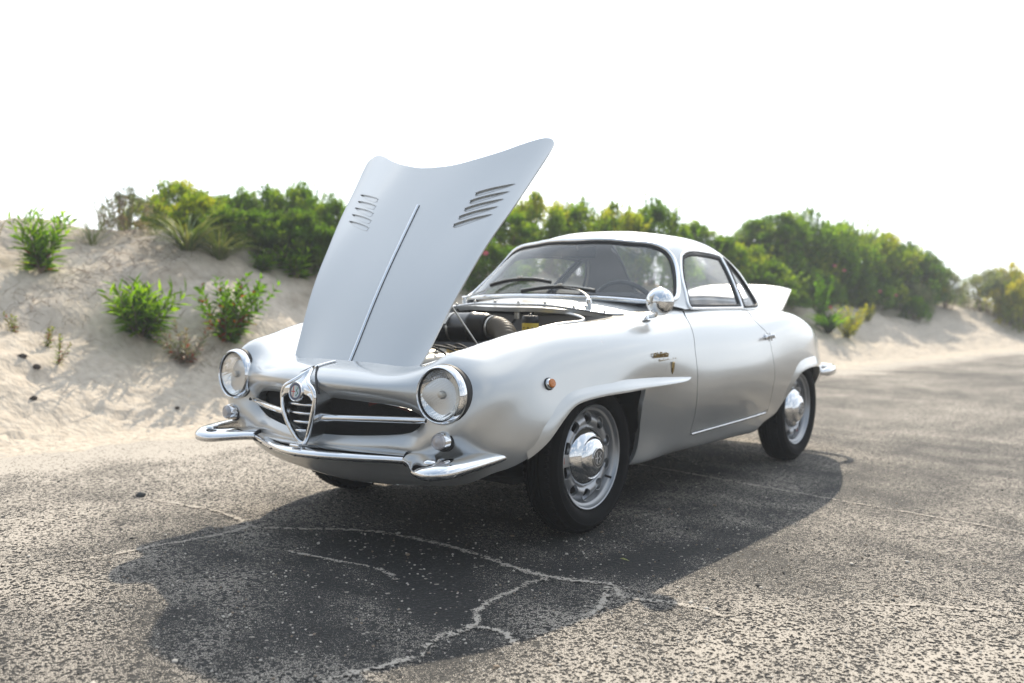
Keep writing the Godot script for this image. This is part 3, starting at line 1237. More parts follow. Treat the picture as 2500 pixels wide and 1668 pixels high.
func build_hood(outline: PackedVector2Array, upper: Callable) -> void:
	var fine := grid(BODY, 250, 130, true, [.22, 1.50, .60])
	var f := field(fine, outline, "top", upper)
	var slots := []
	for k in 5:
		var t := k / 4.0
		var o := Vector2(lerpf(.418, .384, t), lerpf(-.205, -.045, t))
		var i := Vector2(lerpf(.280, .244, t), lerpf(-.150, .008, t))
		var w := Vector2(.004, .013)
		slots.append(loop([i + Vector2(-.004, 0), i + w, i.lerp(o, .5) + w * 1.1, o + w * .6, o + Vector2(.012, -.004), i.lerp(o, .5) - w * .5, i - w * .5], 3))
	var whole := within(f, 0.003)
	var F := whole.duplicate()
	for s in slots:
		var h := field(fine, s, "top", func(_p, n): return n.y > 0.2)
		for k in F.size():
			F[k] = maxf(F[k], -h[k])
	var s := cut(fine, F, 0.0058)
	var edge := Vector3(0, .64, .64)
	var x := Transform3D(Basis(), -edge)
	var skin := Soup.new().add(s, x).both()
	var under := Soup.new().add(cut(fine, whole, 0.0, -0.0062), x).both()
	for k in under.N.size():
		under.N[k] = -under.N[k]
	for k in range(0, under.I.size(), 3):
		var a := under.I[k + 1]
		under.I[k + 1] = under.I[k + 2]
		under.I[k + 2] = a
	skin.add(under)
	var hood := part("bonnet", skin.mesh(), M.paint, car, edge + Vector3(0, -.014, -.021))
	hood.rotation_degrees.x = 47.0
	# the chrome strip down its middle
	var path := PackedVector3Array()
	for k in 30:
		var z := lerpf(-.095, .66, k / 29.0)
		path.append(top_at(0.0, z) - edge + Vector3(0, .003, 0))
	var strip_ := part("strip", tube(path, .0062, 8, false, 0.8).mesh(), M.chrome, hood)
	for k in path.size():
		path[k] -= Vector3(0, .0035, 0)
	part("rubber_seal", tube(path, .0088, 8, false, 0.5).mesh(), M.rubber, strip_)
	# each louvre: a pressed edge round its slot
	for side in 2:
		for q in slots:
			var ring := PackedVector3Array()
			for v in q:
				ring.append(top_at(v.x, v.y) - edge + Vector3(0, .0006, 0))
			var lip := tube(ring, .0008, 6, true, 1.0, Vector3(0, 1, 0))
			part("louvre", (lip if side == 0 else lip.mirrored()).mesh(), M.paint, hood)


func top_at(x: float, z: float) -> Vector3:
	var P: PackedVector3Array = body.P
	var best := 1e9
	var at := 0
	for k in P.size():
		if k % body.nv > 75:
			continue
		var d := (P[k].x - x) * (P[k].x - x) + (P[k].z - z) * (P[k].z - z)
		if d < best and body.N[k].y > 0.1:
			best = d
			at = k
	var p := P[at]
	var n: Vector3 = body.N[at]
	return Vector3(x, p.y - (n.x * (x - p.x) + n.z * (z - p.z)) / maxf(n.y, .3), z)


func build_boot_lid(f: PackedFloat32Array) -> void:
	var hinge := Vector3(0, .80, -2.62)
	var x := Transform3D(Basis(), -hinge)
	var s := Soup.new().add(cut(body, within(f, 0.003), 0.014), x).both()
	var lid := part("boot_lid", s.mesh(), M.paint, car, hinge)
	lid.rotation_degrees.x = 49.0
	part("boot_floor", rbox(Vector3(.9, .02, .55), .005, Transform3D(Basis(), Vector3(0, .45, -2.8))).mesh(), M.well, car)


func build_brows() -> void:
	# the raised eyebrow over each front wheel, running back along the side
	var top := line(v2([.535, .425, .515, .465, .485, .507, .435, .553, .362, .587, .264, .603, .13, .610, .013, .611, -.2, .603, -.43, .592, -.60, .584, -.645, .581]), 4)
	var low := line(v2([.50, .360, .475, .379, .445, .405, .41, .438, .337, .499, .264, .542, .129, .559, .0, .563, -.12, .565, -.26, .567, -.44, .570, -.60, .573, -.645, .576]), 4)
	for side in 2:
		var rows := []
		var n := top.size()
		for i in n:
			var t := float(i) / (n - 1)
			var swell := smoothstep(0.0, 0.36, t) * (1.0 - 0.45 * smoothstep(0.7, 1.0, t))
			var fade := sqrt(maxf(0.0, 1.0 - pow(maxf(0.0, (t - 0.93) / 0.07), 2.0)))
			var a := on_side(body, top[i].x, top[i].y + .012)
			var c := on_side(body, low[i].x, low[i].y)
			var pa: Vector3 = a[0] - a[1] * .002
			var pc: Vector3 = c[0]
			# keep the outside proud where the panel behind the wheel tucks in
			var xo := lerpf(pc.x, pa.x, 0.75)
			var out := .023 * swell * fade + .002 * fade
			var r := PackedVector3Array()
			r.append(pa)
			r.append(pa.lerp(Vector3(xo, pc.y, pc.z), .30) + Vector3(out * .18, 0, 0))
			r.append(pa.lerp(Vector3(xo, pc.y, pc.z), .55) + Vector3(out * .75, 0, 0))
			r.append(pa.lerp(Vector3(xo, pc.y, pc.z), .80) + Vector3(out * 1.05, 0, 0))
			r.append(Vector3(xo + out * .95, pc.y, pc.z))
			rows.append(r)
		var s := loft(rows, false)
		for k in s.N.size():
			if s.N[k].x < 0.0:
				s.N[k] = -s.N[k]
		var u := Soup.new()
		u.V = s.V
		u.N = s.N
		u.T = s.T
		for k in range(0, s.I.size(), 3):
			u.tri(s.I[k], s.I[k + 1], s.I[k + 2])
		# the underside of the brow
		for i in n - 1:
			var p: Vector3 = rows[i][4]
			var q: Vector3 = rows[i + 1][4]
			u.face(p, q, Vector3(minf(q.x, .70), q.y + .004, q.z), Vector3(minf(p.x, .70), p.y + .004, p.z), Vector3(0, -1, 0))
		part("wheel_arch_brow", (u if side == 0 else u.mirrored()).mesh(), M.paint, car)
	# the softer lip over each rear wheel
	var arc := line(v2([-1.90, .30, -1.946, .381, -1.98, .46, -2.05, .518, -2.14, .538, -2.28, .545, -2.45, .541, -2.55, .52, -2.62, .47, -2.635, .40]), 4)
	var outline := line(v2([-1.89, .33, -1.915, .42, -1.945, .515, -2.03, .58, -2.14, .605, -2.28, .612, -2.45, .608, -2.58, .58, -2.66, .50, -2.665, .40]), 4)
	for side in 2:
		var u := Soup.new()
		var n := arc.size()
		var rows := []
		for i in n:
			var t := float(i) / (n - 1)
			var out := .016 * sin(PI * clampf(t * 1.05, 0.0, 1.0))
			var a := on_side(body, outline[i].x, outline[i].y)
			var c := on_side(body, arc[i].x, arc[i].y)
			var r := PackedVector3Array()
			r.append(a[0] - a[1] * .002)
			r.append((a[0] as Vector3).lerp(c[0], .35) + Vector3(out * .3, 0, 0))
			r.append((a[0] as Vector3).lerp(c[0], .7) + Vector3(out * .9, 0, 0))
			r.append(c[0] + Vector3(out, 0, 0))
			rows.append(r)
		var s := loft(rows, false)
		for k in s.N.size():
			if s.N[k].x < 0.0:
				s.N[k] = -s.N[k]
		u.V = s.V
		u.N = s.N
		u.T = s.T
		for k in range(0, s.I.size(), 3):
			u.tri(s.I[k], s.I[k + 1], s.I[k + 2])
		for i in n - 1:
			var p: Vector3 = rows[i][3]
			var q: Vector3 = rows[i + 1][3]
			u.face(p, q, q - Vector3(.04, 0, 0), p - Vector3(.04, 0, 0), Vector3(0, -1, 0))
		part("wheel_arch_lip", (u if side == 0 else u.mirrored()).mesh(), M.paint, car)


func build_wells() -> void:
	# dark tubs over the wheels
	var shapes := [
		v2([.535, .342, .489, .372, .408, .445, .335, .506, .262, .549, .127, .566, -.10, .571, -.228, .572, -.257, .548, -.267, .49, -.30, .426, -.34, .357, -.352, .288, -.345, .25]),
		v2([-1.78, .285, -1.90, .305, -1.95, .386, -1.985, .465, -2.05, .523, -2.14, .543, -2.28, .55, -2.45, .546, -2.55, .525, -2.625, .475, -2.64, .40, -2.605, .33, -2.58, .30]),
	]
	for k in 2:
		var p := line(shapes[k], 4)
		var s := Soup.new()
		for i in p.size() - 1:
			var a := p[i]
			var b := p[i + 1]
			var n := Vector3(0, -(b - a).orthogonal().y, -(b - a).orthogonal().x).normalized()
			if n.dot(Vector3(0, .3 - a.y, (0.0 if k == 0 else -2.25) - a.x)) < 0.0:
				n = -n
			var xo_a: float = minf(on_side(body, a.x, a.y)[0].x, .80) - .004
			var xo_b: float = minf(on_side(body, b.x, b.y)[0].x, .80) - .004
			s.face(Vector3(xo_a, a.y, a.x), Vector3(xo_b, b.y, b.x), Vector3(.46, b.y, b.x), Vector3(.46, a.y, a.x), n)
		var fan := s.vert(Vector3(.46, .22, 0.0 if k == 0 else -2.2), Vector3.RIGHT)
		var first := s.V.size()
		for q in p:
			s.vert(Vector3(.46, q.y, q.x), Vector3.RIGHT)
		for i in p.size() - 1:
			s.tri(fan, first + i, first + i + 1)
		part("wheel_well", s.mesh(), M.well, car)
		part("wheel_well", s.mirrored().mesh(), M.well, car)


func headlight(side: float) -> void:
	var at := Vector3(.566 * side, .594, .752)
	var dir := Vector3(.05 * side, .03, 1)
	var x := frame(at, dir)
	var h := part("headlight", turned([Vector2(.099, -.030), Vector2(.1045, -.004), Vector2(.1040, .006), Vector2(.101, .015), Vector2(.0975, .021), Vector2(.0945, .0235), Vector2(.0925, .0215), Vector2(.0912, .014), Vector2(.0905, .004)], x, 64, .55).mesh(), M.chrome, car)
	part("rubber_seal", turned([Vector2(.099, -.05), Vector2(.1062, -.018), Vector2(.1070, -.009), Vector2(.1040, -.004)], x, 64).mesh(), M.rubber, h)
	part("gasket", turned([Vector2(.0915, .015), Vector2(.0885, .017), Vector2(.0868, .012), Vector2(.086, .004)], x, 64).mesh(), M.rubber, h)
	var glass := turned([Vector2(.0872, .011), Vector2(.080, .020), Vector2(.067, .029), Vector2(.048, .036), Vector2(.024, .040), Vector2(0, .041)], x, 64, .2)
	for k in glass.V.size():
		var q := x.affine_inverse() * glass.V[k]
		glass.T[k] = Vector2(q.x * 7.0 + .5, .5 - q.y * 7.0)
	part("lens", glass.mesh(), M.lens, h)
	# the silvered bowl behind it, facing out
	var bowl := turned([Vector2(.0, -.026), Vector2(.020, -.024), Vector2(.040, -.018), Vector2(.060, -.008), Vector2(.075, .003), Vector2(.0868, .011)], x, 48, .2)
	for k in bowl.N.size():
		bowl.N[k] = -bowl.N[k]
	var b := Soup.new()
	b.V = bowl.V
	b.N = bowl.N
	b.T = bowl.T
	for k in range(0, bowl.I.size(), 3):
		b.tri(bowl.I[k], bowl.I[k + 1], bowl.I[k + 2])
	for k in b.V.size():
		var q := x.affine_inverse() * b.V[k]
		b.T[k] = Vector2(q.x * 5.5 + .5, .5 - q.y * 5.5)
	part("reflector", b.mesh(), M.bowl, h)
	part("bulb", turned([Vector2(.014, -.026), Vector2(.015, .004), Vector2(.011, .012), Vector2(0, .014)], x, 16).mesh(), M.steel, h)


func lamp(called: String, at: Vector3, dir: Vector3, r: float, long: float, lens: Material) -> void:
	var x := frame(at, dir)
	var o := part(called, turned([Vector2(r * 1.22, -.02), Vector2(r * 1.22, .002), Vector2(r * 1.12, .010), Vector2(r * 1.05, long * .55), Vector2(r * .98, long * .62), Vector2(r * .96, long * .5)], x, 36).mesh(), M.chrome, car)
	part("rubber_seal", turned([Vector2(r * 1.25, -.03), Vector2(r * 1.34, -.004), Vector2(r * 1.32, .004), Vector2(r * 1.2, .005)], x, 36).mesh(), M.rubber, o)
	var prof := [Vector2(r * .96, long * .5), Vector2(r * .94, long * .72)]
	for k in 5:
		var t := k / 5.0
		prof.append(Vector2(r * (.86 - .17 * k), long * (.80 + .04 * k)))
		prof.append(Vector2(r * (.80 - .17 * k), long * (.77 + .045 * k)))
	prof.append(Vector2(0, long * 1.0))
	part("lens", turned(prof, x, 32, .2).mesh(), lens, o)


func build_nose() -> void:
	headlight(1.0)
	headlight(-1.0)
	for side in [1.0, -1.0]:
		lamp("turn_signal", Vector3(.578 * side, .437, .752), Vector3(.12 * side, .0, 1), .029, .052, M.clear)
		var p := on_side(body, .396, .622)
		lamp("marker_lamp", p[0] * Vector3(side, 1, 1), p[1] * Vector3(side, 1, 1), .0175, .026, M.amber)
	# the mouth: a dark throat with wire mesh across it
	var front := []
	var back := []
	for k in BODY[0].size():
		var q = BODY[0][k]
		front.append(Vector3(q[0], q[1], q[2]))
	for k in range(BODY[0].size() - 2, 0, -1):
		var q = BODY[0][k]
		front.append(Vector3(-q[0], q[1], q[2]))
	var a := PackedVector3Array()
	var b := PackedVector3Array()
	var m := PackedVector3Array()
	for p in front:
		a.append(p)
		m.append(Vector3(p.x * 1.0, .487 + (p.y - .487) * 1.12, p.z - .035))
		b.append(Vector3(p.x * .98, .487 + (p.y - .487) * 1.25, p.z * .25 + .36))
	var throat := loft([m, b], true, false)
	for k in throat.N.size():
		throat.N[k] = -throat.N[k]
	var t2 := Soup.new()
	t2.V = throat.V
	t2.N = throat.N
	t2.T = throat.T
	for k in range(0, throat.I.size(), 3):
		t2.tri(throat.I[k], throat.I[k + 1], throat.I[k + 2])
	part("air_intake", t2.mesh(), M.well, car)
	var lip := loft([a, m], true, false)
	for k in lip.N.size():
		lip.N[k] = -lip.N[k]
	var l2 := Soup.new()
	l2.V = lip.V
	l2.N = lip.N
	l2.T = lip.T
	for k in range(0, lip.I.size(), 3):
		l2.tri(lip.I[k], lip.I[k + 1], lip.I[k + 2])
	part("intake_lip", l2.mesh(), M.paint, car)
	part("radiator", rbox(Vector3(.82, .22, .03), .004, Transform3D(Basis(), Vector3(0, .49, .53))).mesh(), M.black, car)
	for k in 2:
		var fan := Soup.new()
		fan.add(rbox(Vector3(.10, .045, .006), .002, Transform3D(Basis(Vector3(0, 0, 1), 0.3 - k * 0.5), Vector3(.10 + .13 * k, .535 - .01 * k, .60))))
		part("fan_blade", fan.mesh(), M.red, car)
	# woven wire: two sets of thin bars crossing on the slant
	var wires := Soup.new()
	for k in 110:
		var x0 := lerpf(-.62, .62, k / 109.0)
		for sg in [1.0, -1.0]:
			var path := PackedVector3Array()
			for j in 7:
				var y := lerpf(.408, .566, j / 6.0)
				var x: float = x0 + sg * (y - .487) * 1.0
				if absf(x) < .445:
					path.append(Vector3(x, y, mouth_z(x) - .045 + .010 * sin(j * 2.0)))
			if path.size() > 1:
				wires.add(tube(path, .0011, 4))
	part("wire_mesh", wires.mesh(), M.mesh_wire, car)
	# side bars
	for side in [1.0, -1.0]:
		var path := curve3(v3([.075, .484, .868, .13, .486, .862, .20, .489, .847, .29, .492, .818, .38, .494, .783, .46, .495, .748, .487, .495, .735]), 4)
		var rows := []
		for i in path.size():
			var t := float(i) / (path.size() - 1)
			var h := lerpf(.0165, .0125, smoothstep(.12, .2, t)) * (1.0 - .45 * smoothstep(.75, 1.0, t))
			var r := PackedVector3Array()
			for k in 14:
				var w := TAU * k / 14
				r.append(Vector3(path[i].x * side, path[i].y + sin(w) * h, path[i].z + cos(w) * h * 1.1 - .004))
			rows.append(r)
		var bar := part("grille_bar", loft(rows, true).mesh(), M.chrome, car)
		part("end_pad", tube(curve3(v3([.482 * side, .497, .742, .495 * side, .490, .738, .503 * side, .474, .742]), 4), .0075, 8).mesh(), M.rubber, bar)
	build_shield()


func mouth_z(x: float) -> float:
	var q := absf(x)
	var r = BODY[0]
	for k in 4:
		if q <= r[k + 1][0]:
			return lerpf(r[k][2], r[k + 1][2], (q - r[k][0]) / (r[k + 1][0] - r[k][0]))
	return r[4][2]


func build_shield() -> void:
	# heart-shaped chrome frame standing in the middle of the mouth
	var half := [[.0, .652, .838], [.016, .634, .862], [.030, .618, .882], [.052, .603, .897], [.074, .590, .901], [.0875, .570, .902], [.088, .540, .903], [.080, .500, .905], [.064, .458, .900], [.046, .425, .893], [.027, .398, .886], [.012, .386, .881], [.0, .382, .879]]
	var outer := PackedVector3Array()
	for q in half:
		outer.append(Vector3(q[0], q[1], q[2]))
	outer = curve3(Array(outer), 3)
	var whole := PackedVector3Array(outer)
	for k in range(outer.size() - 2, 0, -1):
		whole.append(outer[k] * Vector3(-1, 1, 1))
	var rim := tube(whole, .0088, 10, true, 1.0, Vector3(0, 0, 1))
	# broad cheeks from the peak to the badge
	var cheek := []
	for k in 13:
		var t := k / 12.0
		var y := lerpf(.640, .548, t)
		var w: float = 0.0
		for j in outer.size() - 1:
			if outer[j].y >= y and outer[j + 1].y <= y and outer[j].y > outer[j + 1].y:
				w = lerpf(outer[j].x, outer[j + 1].x, (outer[j].y - y) / (outer[j].y - outer[j + 1].y))
				break
		var inner := 0.0
		if y < .570:
			inner = lerpf(.046, .080, smoothstep(.570, .546, y))
		var z := lerpf(.855, .906, smoothstep(.65, .585, y))
		cheek.append([y, inner, maxf(w, .004), z])
	var plate := Soup.new()
	for side in [1.0, -1.0]:
		var rows := []
		for c in cheek:
			var r := PackedVector3Array()
			for j in 6:
				var f := j / 5.0
				r.append(Vector3(side * lerpf(c[1], c[2], f), c[0], c[3] + .006 * sin(PI * f)))
			rows.append(r)
		var q := loft(rows, false)
		var fix := Soup.new()
		for k in q.N.size():
			if q.N[k].z < 0.0:
				q.N[k] = -q.N[k]
		fix.V = q.V
		fix.N = q.N
		fix.T = q.T
		for k in range(0, q.I.size(), 3):
			fix.tri(q.I[k], q.I[k + 1], q.I[k + 2])
		plate.add(fix)
	# dark flanks that carry the frame back to the nose
	var flank := Soup.new()
	for i in outer.size() - 1:
		for side in [1.0, -1.0]:
			var p := outer[i] * Vector3(side, 1, 1)
			var q := outer[i + 1] * Vector3(side, 1, 1)
			var n := Vector3(side, .2, 0)
			flank.face(p, q, q + Vector3(.012 * side, 0, -.075), p + Vector3(.012 * side, 0, -.06), n)
	var shield := part("grille_shield", rim.add(plate).mesh(), M.chrome, car)
	part("surround", flank.mesh(), M.dull_chrome, shield)
	part("rubber_seal", tube(curve3(v3([-.05, .634, .855, -.014, .657, .826, 0, .662, .815, .014, .657, .826, .045, .636, .858, .078, .606, .884, .098, .572, .890]), 4), .0045, 8).mesh(), M.rubber, shield)
	for k in 4:
		var y := .527 - .032 * k
		var w: float = [.066, .056, .045, .030][k]
		var rows := []
		for i in 9:
			var t := lerpf(-1.0, 1.0, i / 8.0)
			var r := PackedVector3Array()
			for j in 10:
				var a := TAU * j / 10
				r.append(Vector3(t * w, y + sin(a) * .0062, .896 - .012 * t * t + cos(a) * .009))
			rows.append(r)
		part("slat", loft(rows, true).mesh(), M.chrome, shield)
	var x := frame(Vector3(0, .5745, .913), Vector3(0, .12, 1))
	var badge := part("badge", turned([Vector2(.0355, -.012), Vector2(.0365, .002), Vector2(.0345, .006), Vector2(.0325, .004)], x, 40).mesh(), M.chrome, shield)
	badge_face(badge, x.translated_local(Vector3(0, 0, .0045)), .0328, true)
	# foot of the shield on the bumper
	part("foot", rbox(Vector3(.05, .012, .05), .005, Transform3D(Basis(), Vector3(0, .376, .90))).mesh(), M.chrome, shield)
	# chrome spear on the nose
	var path := PackedVector3Array()
	for k in 8:
		var z := lerpf(.825, .725, k / 7.0)
		path.append(top_at(0.0, z) + Vector3(0, .004, 0))
	part("nose_strip", tube(path, .0062, 8, false, .8).mesh(), M.chrome, car)


# a round enamel badge: a cross and a coiled serpent inside a lettered ring
func badge_face(parent: Node, x: Transform3D, r: float, coloured: bool) -> void:
	var key := "badge_c" if coloured else "badge_m"
	if not M.has(key):
		var n := 128
		var im := Image.create(n, n, false, Image.FORMAT_RGBA8)
		var ring := Color(.03, .05, .12) if coloured else Color(.02, .02, .022)
		var ground := Color(.55, .55, .52) if coloured else Color(.03, .03, .032)
		var mark := Color(.42, .03, .03) if coloured else Color(.42, .42, .42)
		var snake := Color(.02, .14, .06) if coloured else Color(.42, .42, .42)
		for j in n:
			for i in n:
				var p := Vector2(i + .5, j + .5) / n * 2.0 - Vector2.ONE
				var c := ring
				var l := p.length()
				if l < .66:
					c = ground if not coloured or p.x < 0.0 else Color(.38, .48, .55)
					if p.x < -.02 and (absf(p.x + .32) < .07 or absf(p.y) < .07):
						c = mark
					var y := p.y
					var sx := .30 + .13 * sin(y * 11.0)
					if y > -.55 and y < .52 and absf(p.x - sx) < .075:
						c = snake
				elif l < .70 or l > .95:
					c = Color(.45, .42, .36)
				im.set_pixel(i, j, c.linear_to_srgb())
		var m := plain(Color.WHITE, .25)
		m.albedo_texture = tex(im)
		m.clearcoat_enabled = true
		m.clearcoat = 1.0
		M[key] = m
	var s := Soup.new()
	var c := s.vert(Vector3.ZERO, Vector3(0, 0, 1), Vector2(.5, .5))
	for k in 33:
		var a := TAU * k / 32
		s.vert(Vector3(cos(a), sin(a), 0) * r, Vector3(0, 0, 1), Vector2(.5 + .5 * cos(a), .5 - .5 * sin(a)))
	for k in 32:
		s.tri(c, c + 1 + k, c + 2 + k)
	part("enamel", Soup.new().add(s, x).mesh(), M[key], parent)


func ring_words(text: String, r: float, size: float, from: float, to: float) -> Soup:
	var s := Soup.new()
	for k in text.length():
		if text[k] == " ":
			continue
		var a := deg_to_rad(lerpf(from, to, k / maxf(1.0, text.length() - 1)))
		s.add(words(text[k], size, .0006, Transform3D(Basis(Vector3(0, 0, 1), a - PI / 2), Vector3(cos(a) * r, sin(a) * r, .0006)), "Droid Sans", false, true))
	return s


func bumper_profile(p: Vector3, out: Vector3, k: float, deep: float, tall := .64) -> PackedVector3Array:
	# a rounded blade: full nose, long shelf running back on top
	var r := PackedVector3Array()
	for q in [[-deep, .040], [-deep * .55, .037], [-.022, .031], [-.008, .023], [.003, .010], [.006, -.004], [.001, -.017], [-.012, -.026], [-.03, -.029], [-deep * .6, -.012], [-deep, .024]]:
		r.append(p + out * q[0] * k + Vector3(0, q[1] * k * tall, 0))
	return r


func build_bumper() -> void:
	var mid := curve3(v3([-.418, .352, .772, -.35, .352, .800, -.28, .352, .838, -.15, .352, .893, -.07, .352, .917, 0, .352, .926, .07, .352, .917, .15, .352, .893, .28, .352, .838, .35, .352, .800, .418, .352, .772]), 5)
	var rows := []
	for i in mid.size():
		var t := mid[mini(i + 1, mid.size() - 1)] - mid[maxi(i - 1, 0)]
		var out := Vector3(-t.z, 0, t.x).normalized()
		rows.append(bumper_profile(mid[i], out, 1.0, .105))
	var b := part("bumper", loft(rows, true).mesh(), M.chrome, car)
	for k in 4:
		var q: Vector3 = mid[[8, 14, 26, 33][k]]
		part("bolt_hole", turned([Vector2(.003, 0), Vector2(.003, .0075), Vector2(0, .008)], frame(q + Vector3(0, -.010, .0), Vector3(q.x, 0, .9)), 10).mesh(), M.black, b)
	for side in [1.0, -1.0]:
		var path := curve3(v3([.412, .354, .778, .44, .353, .792, .475, .350, .815, .52, .346, .855, .56, .343, .882, .60, .343, .896, .64, .345, .893, .675, .349, .865, .694, .353, .82, .704, .359, .75, .709, .366, .665, .711, .374, .575, .709, .381, .49, .703, .387, .42, .696, .390, .375]), 5)
		rows = []
		var n := path.size()
		for i in n:
			var t := path[mini(i + 1, n - 1)] - path[maxi(i - 1, 0)]
			var out := Vector3(-t.z, 0, t.x).normalized()
			var f := float(i) / (n - 1)
			var k := lerpf(1.10, 1.0, smoothstep(0.0, .25, f)) * sqrt(maxf(.004, 1.0 - pow(maxf(0.0, (f - .45) / .55), 2.2)))
			var r := bumper_profile(path[i], out, k, .085, lerpf(.66, .86, smoothstep(.1, .5, f)))
			for j in r.size():
				r[j] = r[j] * Vector3(side, 1, 1)
			rows.append(r)
		var e := part("bumper_end", loft(rows, true).mesh(), M.chrome, car)
		var seam := bumper_profile(Vector3(.415, .353, .775), Vector3(.36, 0, .93), 1.13, .10)
		for j in seam.size():
			seam[j] = seam[j] * Vector3(side, 1, 1)
		part("rubber_seal", tube(seam, .0055, 6, true, 1.0, Vector3(1, 0, 0)).mesh(), M.rubber, e)
		part("bolt", turned([Vector2(.022, 0), Vector2(.021, .004), Vector2(.014, .009), Vector2(0, .011)], frame(Vector3(.60 * side, .378, .850), Vector3(0, 1, .1), Vector3(0, 0, 1)), 20).mesh(), M.chrome, e)
		# rear bumper, only its end seen past the tail
		var rp := curve3(v3([.60, .47, -2.80, .645, .475, -2.88, .66, .48, -2.97, .62, .482, -3.10, .45, .485, -3.18, .2, .487, -3.215, 0, .487, -3.22]), 4)
		rows = []
		for i in rp.size():
			var t := rp[maxi(i - 1, 0)] - rp[mini(i + 1, rp.size() - 1)]
			var out := Vector3(-t.z, 0, t.x).normalized()
			var r := PackedVector3Array()
			for j in 12:
				var a := TAU * j / 12
				var k := minf(1.0, .25 + i / 8.0)
				r.append((rp[i] + out * cos(a) * .019 * k + Vector3(0, sin(a) * .032 * k, 0)) * Vector3(side, 1, 1))
			rows.append(r)
		part("rear_bumper", loft(rows, true).mesh(), M.chrome, car)


func build_cowl() -> void:
	# raised lip along the back of the engine bay, with its row of fixings
	var path := PackedVector3Array()
	for k in 41:
		var x := lerpf(-.56, .56, k / 40.0)
		path.append(top_at(absf(x), -.36 - .28 * pow(absf(x), 1.6)) * Vector3(signf(x) if x != 0.0 else 1.0, 1, 1) + Vector3(0, .004, 0))
	var lip := part("cowl_seal", tube(path, .009, 8, false, .6).mesh(), M.dull_chrome, car)
	for k in 8:
		var p := path[2 + k * 5]
		part("screw", turned([Vector2(.007, -.004), Vector2(.007, .012), Vector2(.004, .016), Vector2(0, .017)], frame(p, Vector3(0, 1, .1), Vector3(0, 0, 1)), 10).mesh(), M.steel, lip)
	# wipers parked low on the glass
	wiper(Vector3(.375, .905, -.475), [.30, .945, -.565, .20, .972, -.635, .06, .985, -.672], [.30, .962, -.645, .16, .976, -.660, .02, .978, -.662, -.14, .958, -.650])
	wiper(Vector3(-.47, .905, -.60), [-.42, .95, -.66, -.34, .985, -.70, -.26, 1.00, -.716], [-.385, .985, -.705, -.27, 1.012, -.722, -.12, 1.018, -.720, .0, 1.004, -.708])


func wiper(at: Vector3, arm: Array, blade: Array) -> void:
	var a := v3(arm)
	a.push_front(at + Vector3(0, .012, 0))
	var p := curve3(a, 6)
	var radii := []
	for i in p.size():
		radii.append(lerpf(.011, .0035, smoothstep(0.0, .6, float(i) / p.size())))
	var w := part("wiper", tube(p, radii, 8, false, .6).mesh(), M.steel, car)
	part("pivot", turned([Vector2(.012, -.04), Vector2(.012, 0), Vector2(.015, .004), Vector2(.013, .022), Vector2(0, .026)], frame(at, Vector3(0, 1, .25), Vector3(0, 0, 1)), 16).mesh(), M.chrome, w)
	var b := curve3(v3(blade), 6)
	var up := PackedVector3Array()
	for q in b:
		up.append(q + Vector3(0, .010, .006))
	part("blade", tube(b, .0055, 6, false, 1.6).mesh(), M.rubber, w)
	part("blade_holder", tube(up, .004, 6).mesh(), M.steel, w)
	var q := b[b.size() / 2]
	part("clip", rbox(Vector3(.03, .012, .012), .003, Transform3D(Basis(), q + Vector3(0, .014, .010))).mesh(), M.steel, w)


